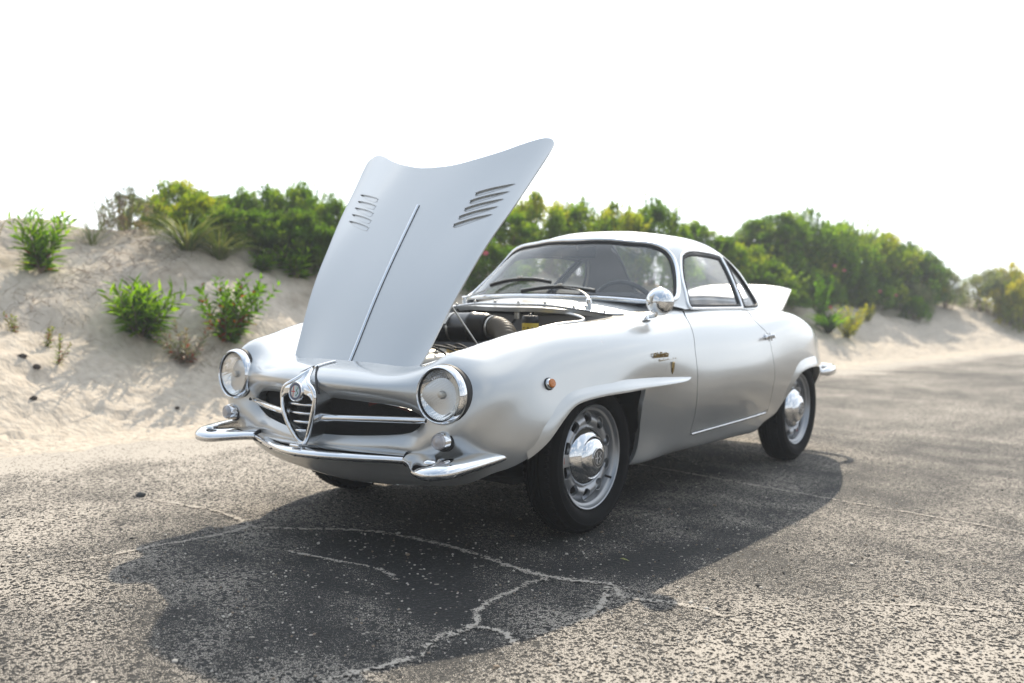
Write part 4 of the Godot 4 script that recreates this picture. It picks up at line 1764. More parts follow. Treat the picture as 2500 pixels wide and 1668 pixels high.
func build_bay() -> void:
	# inner walls of the engine bay
	var side := line(v2([.335, .62, .39, .42, .445, .10, .51, -.26, .55, -.40]), 6)
	for sg in [1.0, -1.0]:
		var s := Soup.new()
		for i in side.size() - 1:
			var a := side[i]
			var b := side[i + 1]
			var pa := top_at(a.x, a.y)
			var pb := top_at(b.x, b.y)
			var m := Vector3(sg, 1, 1)
			s.face((pa + Vector3(.012, -.008, 0)) * m, (pb + Vector3(.012, -.008, 0)) * m, Vector3(pb.x + .012, .30, pb.z) * m, Vector3(pa.x + .012, .30, pa.z) * m, Vector3(-sg, 0, 0))
		part("bay_wall", s.mesh(), M.bay, car)
	part("firewall", rbox(Vector3(1.16, .56, .012), .004, Transform3D(Basis(Vector3(1, 0, 0), -.06), Vector3(0, .57, -.43))).mesh(), M.bay, car)
	part("floor_pan", rbox(Vector3(1.16, .03, 2.9), .01, Transform3D(Basis(), Vector3(0, .235, -1.1))).mesh(), M.well, car)
	part("floor_pan", rbox(Vector3(1.385, .025, 1.28), .01, Transform3D(Basis(), Vector3(0, .255, -1.0))).mesh(), M.well, car)
	part("bay_floor", rbox(Vector3(.9, .02, 1.1), .004, Transform3D(Basis(), Vector3(0, .28, .10))).mesh(), M.well, car)
	part("cross_panel", rbox(Vector3(.74, .02, .09), .006, Transform3D(Basis(), Vector3(0, .60, .60))).mesh(), M.black, car)
	# engine: block, cam cover with its caps, air canister and trunking
	part("engine_block", rbox(Vector3(.36, .34, .62), .03, Transform3D(Basis(), Vector3(-.03, .46, .10))).mesh(), M.black, car)
	var cover := Soup.new()
	for k in 2:
		cover.add(rbox(Vector3(.11, .085, .56), .035, Transform3D(Basis(Vector3(1, 0, 0), .04), Vector3(-.12 + .17 * k, .645, .20))))
	var cc := part("cam_cover", cover.mesh(), M.cast, car)
	part("filler_cap", turned([Vector2(.024, 0), Vector2(.024, .022), Vector2(.018, .030), Vector2(0, .030)], frame(Vector3(.05, .682, .10), Vector3(0, 1, .05), Vector3(0, 0, 1)), 20).mesh(), M.brass, cc)
	for k in 5:
		part("nut", turned([Vector2(.009, 0), Vector2(.009, .012), Vector2(.005, .016), Vector2(0, .016)], frame(Vector3(.05, .684, .02 + .09 * k), Vector3(0, 1, 0), Vector3(0, 0, 1)), 6, .99).mesh(), M.steel, cc)
	# spark leads
	var leads := Soup.new()
	for k in 5:
		leads.add(tube(curve3(v3([-.03, .66, .42 - .09 * k, .02, .72, .40 - .09 * k, .10, .735 - .01 * k, .36 - .085 * k, .18, .70, .30 - .08 * k, .22, .62, .28 - .07 * k]), 5), .005, 6))
	part("spark_leads", leads.mesh(), M.rubber, car)
	var can := turned([Vector2(0, -.0), Vector2(.060, 0), Vector2(.068, .006), Vector2(.068, .33), Vector2(.071, .335), Vector2(.071, .352), Vector2(.066, .358), Vector2(.064, .42), Vector2(.056, .432), Vector2(0, .434)], frame(Vector3(-.40, .776, -.17), Vector3(1, .035, -.02)), 40)
	var canister := part("air_canister", can.mesh(), M.black_gloss, car)
	part("clamp", turned([Vector2(.0695, .0), Vector2(.0705, .001), Vector2(.0705, .012), Vector2(.0695, .013)], frame(Vector3(-.175, .784, -.175), Vector3(1, .035, -.02)), 40).mesh(), M.steel, canister)
	part("buckle", rbox(Vector3(.014, .045, .012), .003, Transform3D(Basis(Vector3(1, 0, 0), -.7), Vector3(-.168, .815, -.112))).mesh(), M.steel, canister)
	var hp := curve3(v3([.045, .792, -.18, .10, .788, -.165, .16, .765, -.13, .205, .722, -.08, .225, .66, -.03, .23, .60, 0.0]), 22)
	var radii := []
	for i in hp.size():
		radii.append(.046 + .0065 * sin(i * TAU / 6.0))
	part("ribbed_hose", tube(hp, radii, 22).mesh(), M.hose, car)
	part("hose_clip", tube(PackedVector3Array([hp[5] , hp[7], hp[9]]), .054, 22).mesh(), M.steel, car)
	var bottle := part("fluid_bottle", turned([Vector2(0, -.09), Vector2(.036, -.09), Vector2(.037, -.085), Vector2(.037, .0), Vector2(.034, .006), Vector2(.020, .008)], Transform3D(frame(Vector3.ZERO, Vector3.UP, Vector3(0, 0, 1)).basis, Vector3(.245, .815, -.20)), 28).mesh(), M.yellow, car)
	part("cap", turned([Vector2(.036, .002), Vector2(.037, .006), Vector2(.037, .028), Vector2(.033, .034), Vector2(.010, .035), Vector2(.006, .044), Vector2(0, .045)], Transform3D(frame(Vector3.ZERO, Vector3.UP, Vector3(0, 0, 1)).basis, Vector3(.245, .815, -.20)), 28).mesh(), M.black, bottle)
	var marks := Soup.new()
	for k in 5:
		for j in 3:
			marks.add(rbox(Vector3(.009, .004, .002), .0005, Transform3D(Basis(Vector3(0, 1, 0), .35 + (j - 1) * .55), Vector3(.245, .797 - .016 * k, -.20) + Vector3(sin(.35 + (j - 1) * .55), 0, cos(.35 + (j - 1) * .55)) * .0375)))
	part("print", marks.mesh(), M.black, bottle)
	# brace along the wing and the prop that holds the bonnet
	part("wing_brace", tube(curve3(v3([.12, .855, -.405, .25, .862, -.40, .38, .852, -.36, .475, .832, -.27, .46, .815, -.06, .40, .765, .20]), 6), .0075, 8).mesh(), M.paint, car)
	part("bonnet_prop", tube(PackedVector3Array([Vector3(.358, .735, .30), Vector3(.29, .95, .447)]), .0042, 8).mesh(), M.steel, car)
	part("pipe", tube(curve3(v3([-.35, .862, -.40, -.1, .868, -.402, .02, .846, -.39, .02, .80, -.36]), 5), .006, 8).mesh(), M.rubber, car)
	part("breather", turned([Vector2(.016, -.03), Vector2(.016, .0), Vector2(.020, .003), Vector2(.020, .016), Vector2(.012, .02), Vector2(0, .02)], frame(Vector3(.055, .858, -.36), Vector3.UP, Vector3(0, 0, 1)), 18).mesh(), M.steel, car)


func build_cabin() -> void:
	part("cabin_floor", rbox(Vector3(1.3, .03, 1.7), .01, Transform3D(Basis(), Vector3(0, .27, -1.5))).mesh(), M.cloth, car)
	var dash := part("dashboard", rbox(Vector3(1.22, .18, .22), .07, Transform3D(Basis(), Vector3(0, .825, -.80))).mesh(), M.leather, car)
	part("instrument_hood", rbox(Vector3(.36, .12, .16), .055, Transform3D(Basis(), Vector3(.30, .90, -.815))).mesh(), M.leather, dash)
	for side in [1.0, -1.0]:
		var seat := part("seat", rbox(Vector3(.48, .16, .50), .06, Transform3D(Basis(), Vector3(.31 * side, .37, -1.32))).mesh(), M.leather, car)
		part("backrest", rbox(Vector3(.47, .50, .14), .06, Transform3D(Basis(Vector3(1, 0, 0), .32), Vector3(.31 * side, .62, -1.66))).mesh(), M.leather, seat)
		part("door_lining", rbox(Vector3(.02, .50, .95), .008, Transform3D(Basis(), Vector3(.655 * side, .60, -1.25))).mesh(), M.cloth, car)
	part("rear_shelf", rbox(Vector3(1.16, .03, .5), .012, Transform3D(Basis(), Vector3(0, .86, -2.05))).mesh(), M.liner, car)
	part("rear_bulkhead", rbox(Vector3(1.2, .60, .03), .012, Transform3D(Basis(), Vector3(0, .57, -1.85))).mesh(), M.cloth, car)
	# steering wheel
	var x := frame(Vector3(.285, .832, -.975), Vector3(0, .42, -1))
	var ring := PackedVector3Array()
	for k in 48:
		ring.append(x * Vector3(cos(TAU * k / 48) * .195, sin(TAU * k / 48) * .195, 0))
	var w := part("steering_wheel", tube(ring, .0125, 10, true, 1.0, x.basis.z).mesh(), M.black_gloss, car)
	for k in 3:
		var a := PI / 2 + TAU / 3 * k + PI / 3
		part("spoke", tube(PackedVector3Array([x * Vector3(0, 0, .03), x * Vector3(cos(a) * .19, sin(a) * .19, 0)]), .008, 6).mesh(), M.steel, w)
	part("column", tube(PackedVector3Array([x * Vector3(0, 0, .02), x * Vector3(0, 0, .34) * Vector3(1, 1, 1)]), .02, 10).mesh(), M.black, w)
	var mirror := part("inside_mirror", rbox(Vector3(.19, .055, .02), .009, Transform3D(Basis(Vector3(0, 1, 0), .2), Vector3(0, 1.165, -.955))).mesh(), M.black, car)
	part("stem", tube(PackedVector3Array([Vector3(0, 1.20, -.935), Vector3(0, 1.165, -.955)]), .005, 6).mesh(), M.steel, mirror)


func build_trim() -> void:
	# round wing mirror on the driver's side
	var foot := Vector3(.706, .835, -.425)
	var head := Vector3(.757, .923, -.440)
	var p := on_side(body, -.425, .838)
	var base := p[0] as Vector3
	var m := part("wing_mirror", turned([Vector2(0, -.026), Vector2(.028, -.021), Vector2(.048, -.008), Vector2(.058, .010), Vector2(.059, .016), Vector2(.0575, .018)], frame(head, Vector3(-.48, -.02, -.87)), 40, .4).mesh(), M.chrome, car)
	part("glass", turned([Vector2(.0575, .016), Vector2(0, .016)], frame(head, Vector3(-.48, -.02, -.87)), 40).mesh(), M.chrome, m)
	part("rim", tube(circle(frame(head, Vector3(-.48, -.02, -.87)), .0585, .016), .0025, 6, true, 1.0, Vector3(0, 0, 1)).mesh(), M.dull_chrome, m)
	part("stalk", tube(curve3([head + Vector3(-.012, -.045, .006), head + Vector3(-.02, -.062, .008), base.lerp(head, .22)], 5), [.006, .007, .008, .009, .010], 10).mesh(), M.chrome, m)
	part("foot", loft(foot_rows(base, p[1]), true).mesh(), M.chrome, m)
	# script and crest on the wing
	var a := on_side(body, -.37, .690)
	var side_x := Transform3D(Basis(Vector3(0, 0, -1), Vector3(.10, 1, .0).normalized(), Vector3(1, -.10, 0).normalized()), a[0] + a[1] * .002)
	var script := Soup.new()
	script.add(words("Giulietta", .030, .003, side_x.translated_local(Vector3(-.020, .008, 0)), "Droid Serif", true, true))
	script.add(words("Sprint Speciale", .022, .003, side_x.translated_local(Vector3(.045, -.018, 0)), "Droid Serif", true, true))
	part("script", script.mesh(), M.gold, car)
	var b := on_side(body, -.452, .640)
	var crest := Soup.new()
	var shape := PackedVector2Array(v2([-.009, .026, .009, .026, .010, .0, .007, -.018, 0, -.029, -.007, -.018, -.010, .0]))
	var bx := Transform3D(side_x.basis, b[0] + b[1] * .001)
	for k in shape.size():
		var q := shape[k]
		var r := shape[(k + 1) % shape.size()]
		var out := (q + r).normalized()
		crest.face(bx * Vector3(q.x, q.y, 0), bx * Vector3(r.x, r.y, 0), bx * Vector3(r.x * .8, r.y * .85, .004), bx * Vector3(q.x * .8, q.y * .85, .004), bx.basis * Vector3(out.x, out.y, .6))
		crest.tri(crest.vert(bx * Vector3(0, 0, .0045), bx.basis.z), crest.vert(bx * Vector3(q.x * .8, q.y * .85, .004), bx.basis.z), crest.vert(bx * Vector3(r.x * .8, r.y * .85, .004), bx.basis.z))
	part("crest", crest.mesh(), M.gold, car)
	# sill strips under the doors
	for side in [1.0, -1.0]:
		var path := PackedVector3Array()
		for k in 30:
			var z := lerpf(-.79, -1.70, k / 29.0)
			var q := on_side(body, z, lerpf(.311, .326, k / 29.0))
			path.append((q[0] + q[1] * .003) * Vector3(side, 1, 1))
		part("sill_strip", tube(path, .0055, 6).mesh(), M.dull_chrome, car)


func circle(x: Transform3D, r: float, h: float) -> PackedVector3Array:
	var out := PackedVector3Array()
	for k in 40:
		out.append(x * Vector3(cos(TAU * k / 40) * r, sin(TAU * k / 40) * r, h))
	return out


func foot_rows(base: Vector3, n: Vector3) -> Array:
	var rows := []
	for i in 5:
		var t := i / 4.0
		var r := PackedVector3Array()
		for k in 16:
			var a := TAU * k / 16
			var w := lerpf(1.0, .3, smoothstep(0.0, 1.0, t))
			r.append(base + Vector3(cos(a) * .013 * w, 0, sin(a) * .037 * w - .012 * t) + n * .002 + Vector3(0, t * .026, 0) + Vector3(-n.y, n.x, 0) * cos(a) * .004)
		rows.append(r)
	return rows


func build_wheels() -> void:
	var wheel := build_wheel()
	wheel.position = Vector3(0, .30, 0)
	for k in 3:
		var w: Node3D = wheel.duplicate()
		car.add_child(w, true)
		w.name = "wheel_%03d" % (k + 1)
		w.position = Vector3(0, .30, -2.25 if k != 1 else 0.0)
		if k >= 1:
			w.rotation.y = PI
		w.rotate_object_local(Vector3(1, 0, 0), [2.1, 0.4, 1.3][k])


func build_wheel() -> Node3D:
	# built for the left side, about the axle; the outside faces +x
	var out := Transform3D(Basis(Vector3(0, 0, -1), Vector3(0, 1, 0), Vector3(1, 0, 0)), Vector3.ZERO)
	var w := Node3D.new()
	w.name = "wheel"
	car.add_child(w, true)
	var r := .309
	var prof := [Vector2(.200, .575), Vector2(.230, .562), Vector2(.262, .563), Vector2(.285, .575), Vector2(.297, .588), Vector2(.304, .600)]
	for x in [.612, .628, .644, .660]:
		prof.append_array([Vector2(r - .001, x - .004), Vector2(r - .008, x - .0032), Vector2(r - .008, x + .0032), Vector2(r, x + .004)])
	prof.append_array([Vector2(.306, .672), Vector2(.302, .684), Vector2(.296, .694), Vector2(.289, .701), Vector2(.2885, .704), Vector2(.284, .711), Vector2(.272, .721), Vector2(.2705, .7235), Vector2(.268, .7235), Vector2(.266, .722), Vector2(.250, .7255), Vector2(.236, .7235), Vector2(.224, .7165), Vector2(.2165, .7065), Vector2(.213, .704), Vector2(.2095, .700), Vector2(.205, .69)])
	var tyre := part("tyre", turned(prof, out, 96, .86).mesh(), M.tyre, w)
	# blocks cut across the shoulder
	var lugs := Soup.new()
	for k in 72:
		var a := TAU * k / 72
		var b := Basis(Vector3(1, 0, 0), a)
		for sg in [0, 1]:
			lugs.add(rbox(Vector3(.026, .010, .0165), .0025, Transform3D(b * Basis(Vector3(0, 1, 0), .35 if sg == 0 else -.35), b * Vector3(.686 if sg == 0 else .599, .2985, 0))))
	part("tread_blocks", lugs.mesh(), M.tyre, tyre)
	var mark := ring_words("CINTURATO", .252, .026, 120, 60)
	part("lettering", Soup.new().add(mark, out * Transform3D(Basis(Vector3(0, 0, 1), 2.9), Vector3(0, 0, .7235))).mesh(), M.tyre, tyre)
	# steel wheel: lip, barrel, and a dished disc with ten holes
	var rim := part("rim", turned([Vector2(.196, .585), Vector2(.203, .60), Vector2(.203, .688), Vector2(.209, .700), Vector2(.2105, .706), Vector2(.208, .709), Vector2(.2035, .7065), Vector2(.2005, .699), Vector2(.196, .693), Vector2(.187, .690), Vector2(.184, .683), Vector2(.1815, .664), Vector2(.1800, .655)], out, 80, .9).mesh(), M.rim, w)
	var g := {"P": PackedVector3Array(), "N": PackedVector3Array(), "nu": 25, "nv": 241, "us": steps(1.0, 25), "vs": steps(TAU, 241)}
	for i in 25:
		var rad := lerpf(.182, .112, i / 24.0)
		for j in 241:
			var a := TAU * j / 240
			var t := (rad - .112) / .07
			var h := .657 + .022 * sin(PI * clampf(t * 0.95, 0, 1)) + .012 * (1.0 - t)
			var dh := (.022 * cos(PI * t * 0.95) * PI * .95 - .012) / .07
			g.P.append(out * Vector3(cos(a) * rad, sin(a) * rad, h))
			g.N.append((out.basis * Vector3(-dh * cos(a), -dh * sin(a), 1.0)).normalized())
	var F := PackedFloat32Array()
	for p in g.P:
		var f := -1.0
		for k in 10:
			var a := TAU * (k + .5) / 10
			var c := out * Vector3(cos(a) * .1545, sin(a) * .1545, 0)
			f = maxf(f, .0245 - Vector2(p.y - c.y, p.z - c.z).length())
		F.append(f)
	part("disc", cut(g, F, .012).mesh(), M.rim, w)
	var hole := turned([Vector2(.0275, -.004), Vector2(.0265, .0015), Vector2(.0240, .001)], Transform3D(), 20).mesh()
	for k in 10:
		var a := TAU * (k + .5) / 10
		var e := part("hole_lip", hole, M.rim, rim)
		e.transform = out * Transform3D(Basis(), Vector3(cos(a) * .1545, sin(a) * .1545, .678))
	part("brake_drum", turned([Vector2(.178, .60), Vector2(.178, .648), Vector2(0, .648)], out, 40).mesh(), M.black, w)
	var cap := part("hubcap", turned([Vector2(.124, .664), Vector2(.1255, .672), Vector2(.123, .680), Vector2(.112, .692), Vector2(.098, .7035), Vector2(.086, .7105), Vector2(.0845, .7095), Vector2(.083, .7095), Vector2(.081, .713), Vector2(.070, .7225), Vector2(.052, .7305), Vector2(.030, .735), Vector2(0, .736)], out, 72, .80).mesh(), M.chrome, w)
	var x := out * Transform3D(Basis(), Vector3(0, 0, .7365))
	part("badge", turned([Vector2(.040, -.006), Vector2(.040, .0005), Vector2(.0385, .001)], x, 40).mesh(), M.chrome, cap)
	badge_face(cap, x.translated_local(Vector3(0, 0, .0009)), .0388, false)
	part("sticker", turned([Vector2(.0125, .0), Vector2(.0125, .0008), Vector2(.0, .0008)], out * Transform3D(Basis(), Vector3(cos(TAU * .5) * .158, 0, .6795)), 20).mesh(), M.red, rim)
	part("valve", tube(PackedVector3Array([out * Vector3(.150, -.10, .675), out * Vector3(.158, -.106, .702)]), .005, 8).mesh(), M.rubber, rim)
	return w

# ---- plants of the dune
var bush_kinds := {}


func leaf_material(back: Color, rough_ := 0.5) -> StandardMaterial3D:
	var m := plain(Color.WHITE, rough_)
	m.vertex_color_use_as_albedo = true
	m.backlight_enabled = true
	m.backlight = back
	m.metallic_specular = 0.35
	return m


func add_leaf(s: Soup, at: Vector3, along: Vector3, face: Vector3, long: float, wide: float, c: Color) -> void:
	# a leaf folded along its midrib: two halves, pointed at both ends
	var side := along.cross(face).normalized()
	var n := side.cross(along).normalized()
	var a := s.vert(at, n)
	var l := s.vert(at + along * long * .45 + side * wide * .5 + n * wide * .14, (n - side * .3).normalized())
	var r := s.vert(at + along * long * .45 - side * wide * .5 + n * wide * .14, (n + side * .3).normalized())
	var t := s.vert(at + along * long - n * long * .10, n)
	s.tri(a, l, t)
	s.tri(a, t, r)
	for k in 4:
		s.C.append(c)


func dir(r: RandomNumberGenerator) -> Vector3:
	var z := r.randf_range(-1, 1)
	var a := r.randf() * TAU
	var q := sqrt(1.0 - z * z)
	return Vector3(q * cos(a), z, q * sin(a))


# a crown about one metre high on stems, two metres wide before it is scaled
func bush(seed_: int, tones: Array, clumps: int, each: int, leaf: float, loose: float, high := 1.0) -> Array:
	var r := RandomNumberGenerator.new()
	r.seed = seed_
	var s := Soup.new()
	var w := Soup.new()
	for k in clumps:
		# anywhere in a dome that reaches down to the ground
		var rise := pow(r.randf(), .85)
		var a := r.randf() * TAU
		var wide := sqrt(maxf(0.0, 1.0 - pow(maxf(0.0, rise - .2) / .8, 2.0)))
		var reach := sqrt(r.randf_range(.25, 1.0)) * wide
		var mid := Vector3(cos(a) * reach * .88, (.06 + .84 * rise) * high + r.randf_range(-.04, .06), sin(a) * reach * .88)
		var d := Vector3(cos(a) * reach, rise - .15, sin(a) * reach).normalized()
		if loose > 0.3 and r.randf() < .3:
			mid.y += r.randf_range(.05, .2) * loose
		var size := r.randf_range(.12, .21) * lerpf(1.0, .8, loose)
		var tone: Color = tones[r.randi() % tones.size()]
		var lean := (d + Vector3(0, .5, 0)).normalized()
		for j in each:
			var o := dir(r) * size * pow(r.randf(), .45)
			o.y *= .8
			var p := mid + o
			var along := (o.normalized() * .8 + lean * .5 + dir(r) * .6).normalized()
			var face := (lean * .6 + Vector3(0, .7, 0) + dir(r) * .8).normalized()
			var c := tone * r.randf_range(.75, 1.3)
			if p.y > .03:
				add_leaf(s, p, along, face, leaf * r.randf_range(.7, 1.35), leaf * .55, c)
		if k % 2 == 0:
			var foot := Vector3(mid.x * .25, -.15, mid.z * .25)
			w.add(tube(curve3([foot, foot.lerp(mid, .5) + dir(r) * .06, mid + lean * size * .6], 3), [.016, .014, .011, .009, .007, .006, .004], 5))
	# young shoots standing out of the crown
	for k in int(16 + 22 * loose):
		var d := dir(r)
		d.y = absf(d.y) * .9 + .15
		d = d.normalized()
		var from := Vector3(d.x * .72, (.38 + d.y * .42) * high, d.z * .72)
		var to := from + (d + Vector3(0, .7, 0) + dir(r) * .4).normalized() * r.randf_range(.18, .42)
		w.add(tube(PackedVector3Array([from, from.lerp(to, .5) + dir(r) * .015, to]), [.006, .005, .003], 4))
		var tone: Color = tones[r.randi() % tones.size()]
		for j in 22:
			var t := r.randf()
			var p := from.lerp(to, t)
			var along := (dir(r) + (to - from).normalized() * .8).normalized()
			add_leaf(s, p, along, (Vector3.UP + dir(r) * .7).normalized(), leaf * r.randf_range(.8, 1.4) * lerpf(1.0, .6, t), leaf * .5, tone * r.randf_range(.85, 1.35))
	return [s.mesh(), w.mesh()]


func place_bush(kind: String, x: float, z: float, radius: float, height: float, label: String, turn: float) -> void:
	var v: Array = bush_kinds[kind]
	var high := 1.0 if height < radius * 1.55 else 2.0
	var half := v.size() / 2
	var pick: Array = v[int(absf(x * 37.0 + z * 91.0)) % half + (half if high > 1.5 else 0)]
	var y := dune_height(x, z)
	var t := thing("shrub", label, "shrub", Vector3(x, y - .06, z), turn, "shrubs growing along the dune")
	part("crown", pick[0], M["leaf_" + kind], t)
	part("stems", pick[1], M.twig, t)
	t.scale = Vector3(radius, (maxf(height, .34) + .06) / high, radius)


# long leaves springing from one root and bending over
func rosette(seed_: int, count: int, long: float, wide: float, tones: Array, upright: float) -> ArrayMesh:
	var r := RandomNumberGenerator.new()
	r.seed = seed_
	var s := Soup.new()
	for k in count:
		var a := r.randf() * TAU
		var lift := lerpf(r.randf_range(.15, 1.25), r.randf_range(.9, 1.5), upright)
		var out := Vector3(cos(a), 0, sin(a))
		var side := Vector3(-sin(a), 0, cos(a))
		var l := long * r.randf_range(.6, 1.1)
		var c: Color = tones[r.randi() % tones.size()] * r.randf_range(.8, 1.25)
		var p := out * r.randf_range(0.0, .06) * long * 2.0
		var steps_ := 6
		var ang := lift
		var first := s.V.size()
		for i in steps_ + 1:
			var t := float(i) / steps_
			var w := wide * sin(PI * (0.12 + 0.88 * pow(t, .75))) * .5 + .0006
			var d := out * cos(ang) + Vector3.UP * sin(ang)
			var n := d.cross(side).normalized()
			if n.y < 0.0:
				n = -n
			s.vert(p + side * w + n * w * .35, (n - side * .35).normalized())
			s.vert(p, n)
			s.vert(p - side * w + n * w * .35, (n + side * .35).normalized())
			for q in 3:
				s.C.append(c * lerpf(.85, 1.1, t))
			p += d * l / steps_
			ang -= r.randf_range(.10, .26) * (1.0 + .5 * t)
		for i in steps_:
			var b := first + i * 3
			s.quad(b, b + 1, b + 4, b + 3)
			s.quad(b + 1, b + 2, b + 5, b + 4)
	return s.mesh()


# leafy stems fanning out, some of the lower leaves turned red
func sprig(seed_: int, stems: int, tall: float, leaf: float, tones: Array, red: float, fan: float, slim := .24) -> Array:
	var r := RandomNumberGenerator.new()
	r.seed = seed_
	var s := Soup.new()
	var w := Soup.new()
	for k in stems:
		var a := r.randf() * TAU
		var tilt := r.randf_range(.1, 1.0) * fan
		var l := tall * r.randf_range(.6, 1.05)
		var pts := []
		for i in 6:
			var t := i / 5.0
			pts.append(Vector3(cos(a) * sin(tilt) * l * t, l * t * cos(tilt * (1.0 - t * .45)), sin(a) * sin(tilt) * l * t) + dir(r) * .012 * t)
		var path := curve3(pts, 3)
		w.add(tube(path, [.0045, .0042, .004, .0036, .0033, .003, .0026, .0024, .002, .002, .0018, .0015], 5))
		var n := int(l / leaf * 8.0)
		for j in n:
			var t := lerpf(.10, 1.0, float(j) / n)
			var p: Vector3 = path[int(t * (path.size() - 1))]
			var b := j * 2.4 + r.randf()
			var up := (path[path.size() - 1] - path[0]).normalized()
			var u := up.cross(Vector3(.3, .1, .9)).normalized()
			var v := up.cross(u)
			var along := ((u * cos(b) + v * sin(b)) * .9 + up * lerpf(.35, 1.0, t)).normalized()
			var c: Color = tones[r.randi() % tones.size()] * r.randf_range(.8, 1.25)
			if r.randf() < red * (1.0 - t):
				c = Color(.34, .06, .02) * r.randf_range(.7, 1.2)
			add_leaf(s, p, along, (up + dir(r) * .3).normalized(), leaf * r.randf_range(.7, 1.2) * lerpf(1.0, .6, t), leaf * slim, c)
	return [s.mesh(), w.mesh()]


func grass(seed_: int, count: int, tall: float, tones: Array) -> ArrayMesh:
	return rosette(seed_, count, tall, .006, tones, .8)


func stand(called: String, label: String, category: String, group: String, x: float, z: float, leaves: Mesh, stems: Mesh, m: Material, size := 1.0, turn := 0.0, sink := .01) -> Node3D:
	var t := thing(called, label, category, Vector3(x, dune_height(x, z) - sink, z), turn, group)
	part("leaves", leaves, m, t)
	if stems:
		part("stems", stems, M.twig, t)
	t.scale = Vector3.ONE * size
	return t


